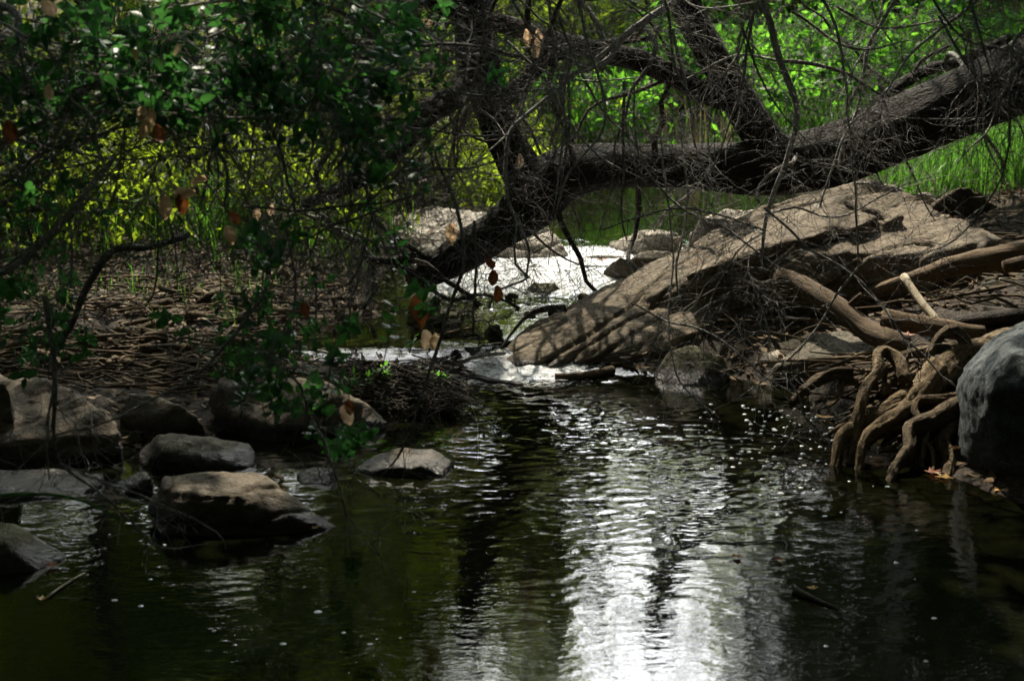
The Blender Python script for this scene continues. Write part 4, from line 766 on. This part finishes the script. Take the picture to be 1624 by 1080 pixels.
# -- lichened tree on the right bank, bare pale branches hanging over the slab
tx, ty = 3.9, 4.9; tg_ = gh(tx, ty)
lt = thing('lichened_oak', 'lichen-covered oak with pale bare branches dangling in front of the slab on the right', 'tree', (tx, ty, tg_))
tube('trunk', [[tx, ty, tg_ - .3, .22], [tx - .1, ty, tg_ + 1.1, .19], [tx - .2, ty + .1, tg_ + 2.6, .15], [tx - .6, ty + .2, tg_ + 4.4, .1], [tx - 1, ty, tg_ + 5.6, .05]], BARK, lt, 18, .12, .06, loc=(tx, ty, tg_))
tube('limb', [[tx - .2, ty + .1, tg_ + 2.2, .11], [2.6, 5.2, 2.75, .08], [1.6, 5.4, 2.45, .055], [.9, 5.5, 2.2, .03], [.2, 5.5, 2.0, .015]], LICH, lt, 12, .12, .06, loc=(tx - .2, ty + .1, tg_ + 2.2))
BR = [[(1190, -190, 5.45, 17), (1198, -40, 5.4, 16), (1222, 42, 5.4, 16), (1240, 105, 5.4, 15), (1261, 155, 5.4, 14), (1262, 200, 5.4, 13), (1246, 258, 5.4, 12), (1222, 320, 5.4, 11), (1212, 368, 5.4, 8), (1208, 420, 5.4, 5)],
      [(1244, 97, 5.4, 9), (1300, 104, 5.38, 9), (1348, 119, 5.36, 8), (1380, 142, 5.35, 6.5), (1410, 158, 5.35, 4)], [(1090, 125, 5.5, 4), (1170, 88, 5.45, 5), (1240, 98, 5.4, 6)],
      [(1090, -60, 5.6, 17), (1070, 0, 5.6, 16), (1030, 30, 5.6, 15), (985, 62, 5.6, 14), (968, 92, 5.6, 12), (930, 112, 5.6, 7), (880, 120, 5.6, 4)],
      [(985, 62, 5.6, 8), (925, 108, 5.6, 9), (850, 170, 5.55, 9), (812, 205, 5.5, 9), (802, 250, 5.5, 9), (806, 310, 5.5, 8), (818, 345, 5.5, 7), (840, 395, 5.5, 6), (835, 440, 5.5, 5)],
      [(1212, 330, 5.3, 6), (1250, 362, 5.25, 6), (1290, 400, 5.2, 6), (1345, 430, 5.15, 5.5), (1395, 480, 5.1, 5), (1430, 530, 5.0, 4.5), (1470, 570, 5.0, 4), (1500, 605, 5.0, 2)],
      [(1362, 424, 5.1, 6), (1325, 470, 5.1, 5.5), (1290, 530, 5.1, 5), (1255, 565, 5.1, 4.5), (1215, 600, 5.1, 3), (1170, 632, 5.1, 2)], [(1185, 430, 5.3, 5), (1205, 480, 5.25, 5), (1222, 540, 5.2, 4.5), (1218, 560, 5.2, 3)],
      [(1000, 480, 5.3, 4), (1060, 510, 5.3, 5), (1105, 520, 5.25, 5), (1155, 548, 5.2, 5), (1205, 590, 5.2, 4.5), (1265, 630, 5.1, 3)], [(1240, 590, 5, 4.5), (1262, 620, 5, 4.5), (1275, 660, 5, 4), (1295, 680, 5, 4), (1308, 700, 5, 2.5)],
      [(1045, 200, 5.4, 5), (1060, 330, 5.4, 5), (1068, 400, 5.4, 4.5), (1060, 500, 5.3, 4), (1068, 580, 5.2, 4), (1090, 620, 5.2, 3.5), (1140, 662, 5.2, 1.8)], [(1085, 500, 5.3, 4), (1072, 430, 5.35, 5), (1085, 360, 5.4, 5), (1090, 290, 5.4, 5), (1075, 190, 5.5, 4)],
      [(1500, -120, 5.4, 9), (1395, 40, 5.4, 8), (1372, 100, 5.4, 8), (1360, 170, 5.4, 6), (1330, 240, 5.3, 5), (1300, 330, 5.3, 4)], [(1624, -60, 5.2, 8), (1500, 40, 5.2, 7), (1450, 80, 5.2, 6), (1400, 150, 5.2, 4.5), (1330, 210, 5.2, 3)],
      [(1700, 40, 4.8, 8), (1612, 60, 4.8, 7), (1600, 130, 4.8, 6), (1560, 180, 4.8, 5), (1500, 190, 4.8, 4), (1400, 185, 4.8, 2.5)], [(1280, -50, 5.0, 7), (1330, 60, 5.0, 6), (1345, 180, 5.0, 5.5), (1352, 260, 5.0, 5), (1358, 340, 5.0, 5), (1362, 425, 5.05, 4)],
      [(1700, 120, 4.6, 6), (1610, 110, 4.6, 6), (1600, 230, 4.6, 5), (1580, 300, 4.6, 4), (1500, 390, 4.7, 3), (1380, 410, 4.8, 2)], [(900, -60, 5.2, 8), (930, 60, 5.2, 7), (960, 190, 5.2, 6), (900, 280, 5.2, 5), (880, 350, 5.2, 4), (870, 420, 5.2, 2.5)],
      [(1213, 365, 5.35, 5), (1150, 345, 5.3, 5), (1080, 330, 5.3, 4.5), (1010, 345, 5.3, 4), (955, 365, 5.3, 2.5)], [(1213, 365, 5.35, 5), (1170, 400, 5.3, 4.5), (1130, 470, 5.3, 4), (1100, 545, 5.3, 2)], [(1213, 340, 5.35, 5), (1260, 330, 5.3, 5), (1330, 345, 5.3, 4), (1420, 300, 5.3, 3), (1500, 270, 5.3, 2)],
      [(1005, 130, 5.2, 5), (1015, 250, 5.2, 4.5), (1080, 330, 5.2, 5), (1130, 350, 5.2, 5), (1190, 390, 5.2, 4), (1240, 430, 5.2, 3)]]
rs = random.Random(21); T = Tubes()
for i, L in enumerate(BR):
    S_ = spline(pxl(L), .03); S_[:, 3] *= .74; S_[1:-1, :3] += .008 * np.stack([noise(S_[1:-1, :3] * 11 + k * 9 + i) for k in range(3)], 1); t = Tubes(); t.add(S_, 8, .14, i)
    t.build('branch', LICH, lt, loc=tuple(S_[0, :3])); twigs(T, S_, 8 if i in (5, 6, 7, 8, 9, 10, 11, 19, 20) else 17, .38, 2 if i not in (5, 6, 7, 8, 9) else 1, rs, -.22, .0018, .6, 4)
for i in range(34):
    px, py, Y_ = rs.uniform(700, 1660), rs.uniform(-80, 200), rs.uniform(4.6, 6.2); a = rs.gauss(1.2, .8)
    L = spline(pxl([(px, py - 60, Y_, 5), (px + 90 * math.cos(a), py + 90 * math.sin(a), Y_, 4), (px + 200 * math.cos(a), py + 190 * math.sin(a), Y_ - .1, 2)]), .04)
    L[:, :3] += .05 * np.stack([noise(L[:, :3] * 4 + k * 9 + i) for k in range(3)], 1); T.add(L, 4); twigs(T, L, 5, .36, 2, rs, -.25, .0024, .55, 3)
tag(T.build('twigs', TWIG, lt, loc=(tx, ty, tg_)), kind='stuff')
crown('crown', [(2.6, 4.6, 4.4, 2.2, 2.2, 1.1, 190), (4.8, 5.0, 3.6, 2.0, 2.8, 2.2, 190), (.6, 5.6, 4.6, 1.6, 2.0, .8, 150)], CANOPY, lt, seed=33)

# -- unseen trees behind and beside the viewpoint, many added to shut out sky light
def big_tree(name, label, x_, y_, h_, r_, regs, seed, per=70, size=(.12, .20), mat_=None):
    g_ = gh(x_, y_); t = thing(name, label, 'tree', (x_, y_, g_)); rs = random.Random(seed); lean = rs.uniform(-.5, .5)
    tube('trunk', [[x_, y_, g_ - .3, r_ * 1.2], [x_ + lean * .2, y_, g_ + h_ * .25, r_], [x_ + lean * .6, y_, g_ + h_ * .6, r_ * .7], [x_ + lean, y_ + .1, g_ + h_, r_ * .2]], BARK, t, 16, .1, .15, loc=(x_, y_, g_))
    for cx, cy_, cz, *_ in regs:
        a = np.array([x_ + lean * .4, y_, g_ + h_ * .45]); b_ = np.array([cx, cy_, cz]); tube('limb', [[*a, r_ * .45], [*(a * .5 + b_ * .5 + [0, 0, .3]), r_ * .3], [*b_, r_ * .1]], BARK, t, 9, .12, .15, loc=tuple(a))
    crown('crown', regs, mat_ or CANOPY, t, size, seed, .42, per); return t
big_tree('shade_oak', 'spreading oak on the near left bank shading the still water', -4.6, .6, 7, .26, [(-2.6, 2.2, 5.0, 2.2, 2.4, 1.1, 70), (-4.8, .8, 3.6, 2.6, 2.8, 2.8, 220), (-1.2, -1.0, 5.2, 2.4, 2.0, 1.3, 170)], 41)
big_tree('shade_oak', 'spreading oak on the near right bank shading the roots', 4.8, 1.2, 7, .26, [(2.4, 2.2, 5.0, 2.2, 2.4, 1.1, 200), (5.0, 1.4, 3.4, 2.4, 2.8, 2.8, 230), (1.8, -1.2, 5.2, 2.6, 2.0, 1.3, 170)], 42)
big_tree('shade_oak', 'broad unseen oak added behind the viewpoint to close off the sky', -.8, -5.5, 7, .3, [(-2.6, -4.6, 3.6, 2.8, 1.6, 2.6, 230), (2.2, -5, 3.2, 2.8, 1.6, 2.8, 230), (0, -3.6, 5.4, 2.6, 1.6, 1.4, 140)], 43)
BT = [('tall willow beyond the far left bank', -8.2, 19, 11, 'B'), ('dense oak standing far back on the left', -3.8, 21, 11, 'B'), ('oak standing between the willow and the dense left oak', -6.0, 20.5, 11, 'B'), ('leaning alder beyond the left herbs', -6.6, 16.8, 9, 'B'), ('tall alder behind the rising dark limb', -2.0, 24.5, 12, 'B'), ('oak between the left boughs and the willow', -12, 14.5, 10, 'B'), ('oak just outside the left bank beyond the root mat', -8.2, 8.6, 9, 'C'), ('oak uphill beyond the left bank', -10, 12, 9, 'B'), ('slim alder far behind the bow of the trunk', 1.6, 27, 9, 'B'), ('oak rising behind the right hillside', 6.2, 19, 9, 'C'), ('large oak at the far right above the grass', 10, 14.5, 9, 'C'), ('dark oak at the far left edge of the bank', -10, 9.5, 9, 'C'),  # trees beyond the left frame edge added to close open sky
      ('leafy oak at far left behind the willow', -9.5, 22, 11, 'B'), ('distant oak on the right skyline', 13, 25, 11, 'C'), ('oak far beyond the dark hilltop bush', -2, 31, 9, 'C'), ('round oak far beyond the grey trunk', 8.4, 30, 8, 'C'),
      ('unseen oak added on the right side of the valley level with the roots', 10.5, 7.5, 9, 'C'), ('unseen oak added on the right side of the valley level with the near pool', 10, 1, 9, 'C'), ('unseen oak added on the left side of the valley level with the near pool', -10.5, 2.5, 9, 'C'), ('unseen oak added uphill behind on the left', -8, -6, 9, 'C'), ('unseen oak added uphill straight behind', 0, -10, 9, 'C'), ('unseen oak added uphill behind on the right', 8.5, -6.5, 9, 'C'), ('unseen oak added behind on the left between two others', -4, -8.5, 9, 'C'), ('unseen oak added behind on the right between two others', 4.5, -9, 9, 'C')]  # side and rear oaks put in to block sky light
for i, (lb, x_, y_, h_, mt) in enumerate(BT):
    g_ = gh(x_, y_); w_ = (3.9 if mt == 'B' else 3.0) if y_ < 28 else 3.6
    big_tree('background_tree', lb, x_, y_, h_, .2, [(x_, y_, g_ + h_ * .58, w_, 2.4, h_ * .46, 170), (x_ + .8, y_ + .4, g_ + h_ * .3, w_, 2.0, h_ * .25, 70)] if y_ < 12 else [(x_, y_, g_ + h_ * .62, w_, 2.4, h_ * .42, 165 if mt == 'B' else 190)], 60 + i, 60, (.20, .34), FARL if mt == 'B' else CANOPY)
x_, y_ = at(1490, 40, 15)[:2]; g_ = gh(x_, y_); t = thing('grey_trunk_tree', 'tree with a straight grey trunk on the slope at upper right', 'tree', (x_, y_, g_))
tube('trunk', [[x_, y_, g_ - .3, .15], [x_, y_, g_ + 1.2, .125], [x_ - .1, y_, g_ + 3.4, .11], [x_ + .1, y_, g_ + 6, .05]], LICH, t, 14, .08, .1, loc=(x_, y_, g_)); crown('crown', [(x_, y_, g_ + 5.4, 2, 2, 1.4, 60)], CANOPY, t, (.14, .22), 71)
for i, (px, Y_, r_, lb) in enumerate([(1290, 17, .12, 'dark-trunked tree behind the pale forked branch'), (420, 15, .10, 'slender dark tree among the yellow-green bushes on the left'), (130, 12.5, .12, 'dark tree behind the left boughs'), (960, 19, .13, 'dark tree directly beyond the far pool')]):
    x_, y_ = at(px, 60, Y_)[:2]; g_ = gh(x_, y_); t = thing('background_tree', lb, 'tree', (x_, y_, g_))
    tube('trunk', [[x_, y_, g_ - .3, r_ * 1.2], [x_ + .1, y_, g_ + 1.2, r_], [x_ - .15, y_, g_ + 3.0, r_ * .8], [x_ + .1, y_, g_ + 4.6, r_ * .4]], BARK, t, 12, .1, .1, loc=(x_, y_, g_)); crown('crown', [(x_, y_, g_ + 4.2, 1.8, 1.6, 1.1, 14)], CANOPY, t, (.14, .22), 80 + i)

# ---------------------------------------------------------------- bushes, bare shrubs, herbs, grass
def bush(name, label, x_, y_, rx, ry, h_, n_, mat_, size, seed, cat='bush', group=None):
    rs = np.random.RandomState(seed); g_ = gh(x_, y_); t = thing(name, label, cat, (x_, y_, g_), group)
    T = Tubes(); tips = []
    for k in range(26):
        a = rs.uniform(0, 6.28); rr = rs.uniform(.1, 1) ** .5; e = np.array([x_ + rx * rr * math.cos(a), y_ + ry * rr * math.sin(a), g_ + h_ * rs.uniform(.35, 1) * (1.15 - .5 * rr)]); mdl = np.array([x_, y_, g_]) * .5 + e * .5 + [0, 0, .12 * h_]
        Sp = spline([[x_ + rs.normal() * .1, y_ + rs.normal() * .1, g_ - .05, .012], [*mdl, .008], [*e, .003]], .12); T.add(Sp, 4); tips.append(Sp)
    T.build('stems', TWIGD, t, loc=(x_, y_, g_)).__setitem__('kind', 'stuff')
    src = np.vstack([s[len(s) // 4:, :3] for s in tips]); P = src[rs.randint(len(src), size=n_)] + rs.normal(size=(n_, 3)) * [.20 * rx, .20 * ry, .12 * h_]; P = P[P[:, 2] > g_ + .02]
    d = rs.normal(size=P.shape) + [0, 0, .1]; nn = rs.normal(size=P.shape) * .7 + [0, 0, 1]; L = rs.uniform(*size, len(P))
    leaves('foliage', P, d, nn, L, L * .5, mat_, t, loc=(x_, y_, g_), rng=rs); return t
BS = [(-60, 10.6, .9, .7, 1.3, 'yellow-green bush at the left edge behind the boughs', BUSH), (90, 11.6, .9, .7, 1.5, 'tall yellow-green bush left of the slender dark tree', BUSH), (235, 10.4, .8, .6, 1.0, 'low sunlit bush behind the root mat', BUSH), (340, 12.5, 1.0, .8, 1.7, 'bright yellow bush showing through the bare twigs', BUSH), (470, 11.2, .8, .6, 1.3, 'bush of small yellow leaves left of the grey mid boulder', BUSH), (590, 12.6, .9, .8, 1.7, 'leafy bush behind the broad grey boulder', BUSHG), (690, 11.4, .7, .6, 1.2, 'shrub with bright leaves left of the rising dark limb', BUSH), (760, 13.4, .9, .8, 1.8, 'tall shrub seen between the two dark limbs', BUSH),
      (900, 13.6, .5, .5, .8, 'weedy yellow shrub at the left end of the far pool', BUSH), (930, 16, 1.1, .9, 1.6, 'olive bush beyond the far pool', BUSH), (1060, 17.5, 1.2, .9, 1.6, 'bright green bush at the middle of the far slope', BUSHG), (1130, 15.0, .8, .7, 1.0, 'leafy herb bush under the forked limb', BUSHG), (1210, 18, 1.1, .9, 1.6, 'green bush behind the fork of the limb', BUSHG), (1320, 14.5, .9, .7, 1.1, 'bright leafy bush right of the pale hanging branch', BUSHG), (1400, 16.5, 1.1, .9, 1.3, 'bush on the slope left of the grey trunk', BUSHG), (1560, 17.5, 1.2, .9, 1.2, 'dull bush on the slope right of the grey trunk', CANOPY), (1350, 21, 1.6, 1, 1.8, 'dark bush high on the far slope', CANOPY), (800, 20, 1.6, 1, 2.2, 'hazel-like bush far behind the rising limb', BUSH), (500, 17, 1.5, 1, 2.4, 'big bush far back among the left trees', BUSH), (200, 16, 1.5, 1, 2.6, 'big yellow bush far back on the left', BUSH), (1150, 24, 2.0, 1, 1.6, 'pale bush near the top of the far slope', BUSH), (1620, 24, 2, 1, 1.8, 'dark bush at the top right of the slope', CANOPY), (950, 26, 2.4, 1, 1.8, 'dark bush on the far hilltop', CANOPY)]
for i, (px, Y_, rx, ry, h_, lb, mt) in enumerate(BS): bush('bush', lb, float(at(px, 300, Y_)[0]), Y_, rx, ry, h_, 1500, mt, (.05, .10) if Y_ < 14 else (.08, .15), 100 + i)
for i, (px, Y_, lb) in enumerate([(60, 8.4, 'bare twiggy shrub at the far left above the root mat'), (200, 8.9, 'bare twiggy shrub rising behind the pale herb rock'), (330, 8.6, 'bare twiggy shrub in front of the bright yellow bush'), (450, 9.0, 'bare twiggy shrub left of the broad grey boulder'), (560, 8.8, 'bare twiggy shrub at the left shoulder of the broad grey boulder'), (680, 9.6, 'bare twiggy shrub behind the broad grey boulder')]):
    x_ = float(at(px, 400, Y_)[0]); g_ = gh(x_, Y_); t = thing('bare_shrub', lb, 'shrub', (x_, Y_, g_)); rs = random.Random(200 + i); T2 = Tubes()
    for k in range(9):
        a = rs.uniform(0, 6.28); Q = [[x_ + .1 * math.cos(a), Y_ + .1 * math.sin(a), g_ - .05, .013]]; d = unit(np.array([math.cos(a) * .5, math.sin(a) * .4 - .1, 1])); p = np.array(Q[0][:3])
        for j in range(10): d = unit(d + np.array([rs.gauss(0, .22), rs.gauss(0, .2), rs.gauss(-.03, .15)])); p = p + d * .15; Q.append([*p, .013 * (1 - j / 11.5)])
        Q = spline(Q, .06); tt = Tubes(); tt.add(Q, 6, .1, k); tt.build('stem', TWIGD, t, loc=tuple(Q[0, :3])); twigs(T2, Q, 11, .5, 2, rs, -.1, .0036, .6, 4, .15)
    tag(T2.build('twigs', TWIGD, t, loc=(x_, Y_, g_)), kind='stuff')
# grass: blades in tufts over the sunny banks, one mass nobody could count
rs = np.random.RandomState(77)
def blades(name, P, h_, wd, mat_, bend=.5):
    n_ = len(P); a = rs.uniform(0, 6.28, n_); o_ = np.stack([np.cos(a), np.sin(a), 0 * a], 1); s = np.stack([-np.sin(a), np.cos(a), 0 * a], 1); V = np.zeros((n_, 7, 3)); h_ = h_ * rs.uniform(.5, 1.2, n_); bd = rs.uniform(.1, 1, n_) * bend
    for k, t in enumerate((0, .4, .75)):
        c = P + o_ * (h_ * bd * t * t)[:, None] + np.array([0, 0, 1]) * (h_ * t * (1 - .25 * bd * t))[:, None]; w_ = wd * (1 - t * .7)
        V[:, 2 * k] = c - s * w_ / 2; V[:, 2 * k + 1] = c + s * w_ / 2
    V[:, 6] = P + o_ * (h_ * bd)[:, None] + np.array([0, 0, 1]) * (h_ * (1 - .3 * bd))[:, None]
    T = np.array([[0, 1, 3], [0, 3, 2], [2, 3, 5], [2, 5, 4], [4, 5, 6]]); Fc = ((np.arange(n_) * 7)[:, None, None] + T).reshape(-1, 3)
    return tag(mesh_np(name, V.reshape(-1, 3), Fc, mat_, tint=np.repeat(rs.uniform(0, 1, n_), 7)), kind='stuff')
def scatter(n_, x0, x1, y0, y1, mind=.12, tuft=.10, per=9, dens=None):
    c = np.stack([rs.uniform(x0, x1, n_ // per), rs.uniform(y0, y1, n_ // per)], 1)
    if dens is not None: c = c[rs.uniform(size=len(c)) < dens(c)]
    p = (c[:, None] + rs.normal(size=(len(c), per, 2)) * tuft).reshape(-1, 2)
    p = p[np.minimum(poly_sd(p, POOL), poly_sd(p, UP)) > mind]; return np.column_stack([p, ground_h(p)])
blades('bank_grass', scatter(36000, 2.2, 8, 8.5, 15, dens=lambda c: np.clip((c[:, 0] - 2.1 - .0 * c[:, 1]) * 1.2, 0, 1)), .42, .010, GRASS, .7)
blades('meadow_grass', scatter(20000, -2, 9, 13.2, 24, tuft=.2, dens=lambda c: .35 + .65 * (noise(np.column_stack([c * .7, 0 * c[:, 0]])) > -.1)), .38, .014, GRASS, .7)
blades('left_grass', scatter(16000, -7, -.7, 7.9, 12, dens=lambda c: .2 + .8 * (noise(np.column_stack([c * 1.1, 0 * c[:, 0]])) > 0)), .32, .010, GRASS, .6)
blades('dry_grass', scatter(9000, -7, 9, 12.5, 26, tuft=.2), .5, .012, DRYG, .5)
blades('sparse_weeds', scatter(700, -4, -.8, 6.4, 8.8, tuft=.04, per=7), .12, .006, GRASS, .9)
# leafy herbs between the grasses, a ground cover nobody could count
def herbs(name, n_, x0, x1, y0, y1, hmax, mat_, size, seed, thr=-.05):
    r2 = np.random.RandomState(seed); c = np.stack([r2.uniform(x0, x1, n_ // 14), r2.uniform(y0, y1, n_ // 14)], 1); q = np.column_stack([c * .8, 0 * c[:, 0] + seed]); nz = noise(q) + .5 * noise(q * 2.3)
    c = c[nz > thr]; hh = hmax * (.35 + np.clip(nz[nz > thr] + .3, 0, 1)); P = np.column_stack([np.repeat(c, 14, 0), np.zeros(len(c) * 14)]); P[:, :2] += r2.normal(size=(len(P), 2)) * .09; u = r2.uniform(0, 1, len(P)) ** .7
    k = np.minimum(poly_sd(P[:, :2], POOL), poly_sd(P[:, :2], UP)) > .1; P, u, hh = P[k], u[k], np.repeat(hh, 14)[k]; P[:, 2] = ground_h(P[:, :2]) + u * hh
    dd = r2.normal(size=P.shape) + [0, 0, .5]; nn = r2.normal(size=P.shape) * .6 + [0, -.3, 1]; L = r2.uniform(*size, len(P)); return tag(leaves(name, P, dd, nn, L, L * .42, mat_, rng=r2), kind='stuff')
herbs('herb_cover', 46000, -1.5, 8, 12.8, 17.5, .9, BUSHG, (.07, .14), 5); herbs('yellow_herbs', 76000, -7, -.5, 7.75, 13.0, .85, BUSH, (.04, .085), 6, -.06); herbs('pool_edge_herbs', 16000, -1.1, .3, 9.4, 12.9, .6, BUSH, (.04, .08), 12, -.3); herbs('far_herbs', 22000, -12, 12, 20, 32, 1.3, BUSH, (.14, .24), 7, .1); herbs('dark_herbs', 60000, -3, 14, 16.5, 27, 1.5, CANOPY, (.10, .2), 8, -.5); herbs('brown_undergrowth', 16000, 1, 12, 16.5, 24, 1.3, LITTER, (.08, .16), 9, .1)
# little green plants on the debris and on the root mat
for i, (px, py, z, lb) in enumerate([(612, 596, .15, 'bright seedling standing on the debris mound'), (575, 612, .13, 'small light-green weed at the left of the debris mound'), (700, 602, .10, 'low green weed at the water end of the debris mound'), (650, 548, .12, 'green sprig behind the fallen branch of the debris mound'), (250, 505, .16, 'grassy sprig in the middle of the root mat'), (360, 545, .16, 'bright sprig near the right of the root mat'), (290, 455, .18, 'leafy weed behind the root mat')]):
    p = gz(px, py + 12, z - .03); t = thing('small_plant', lb, 'plant', p); r2 = np.random.RandomState(300 + i); T = Tubes(); PP = []; DD = []
    for k in range(5):
        e = p + [r2.normal() * .03, r2.normal() * .03, r2.uniform(.04, .10)]; T.add(np.array([[*p, .0025], [*(p * .5 + e * .5), .002], [*e, .0012]]), 4)
        for j in range(5): PP.append(p + (e - p) * r2.uniform(.5, 1)); DD.append([r2.normal(), r2.normal(), .5])
    T.build('stem', TWIG, t, loc=p); leaves('leaves', PP, DD, [[0, 0, 1]] * len(PP), r2.uniform(.025, .05, len(PP)), r2.uniform(.012, .02, len(PP)), BUSHG, t, loc=p, rng=r2)
# long reed blade drooping over the dark water at the lower left
Q = pxl([(-60, 800, 3.6, 6), (20, 784, 3.6, 6), (100, 787, 3.55, 5), (160, 806, 3.5, 4), (200, 836, 3.5, 2)]); t = tube('reed_blade', Q, bpy.data.materials['grass_blade'], None, 6, 0, .03, flat=.3, loc=Q[0][:3]); tag(t, 'long green reed blade arching in at the lower left over the water', 'reed')
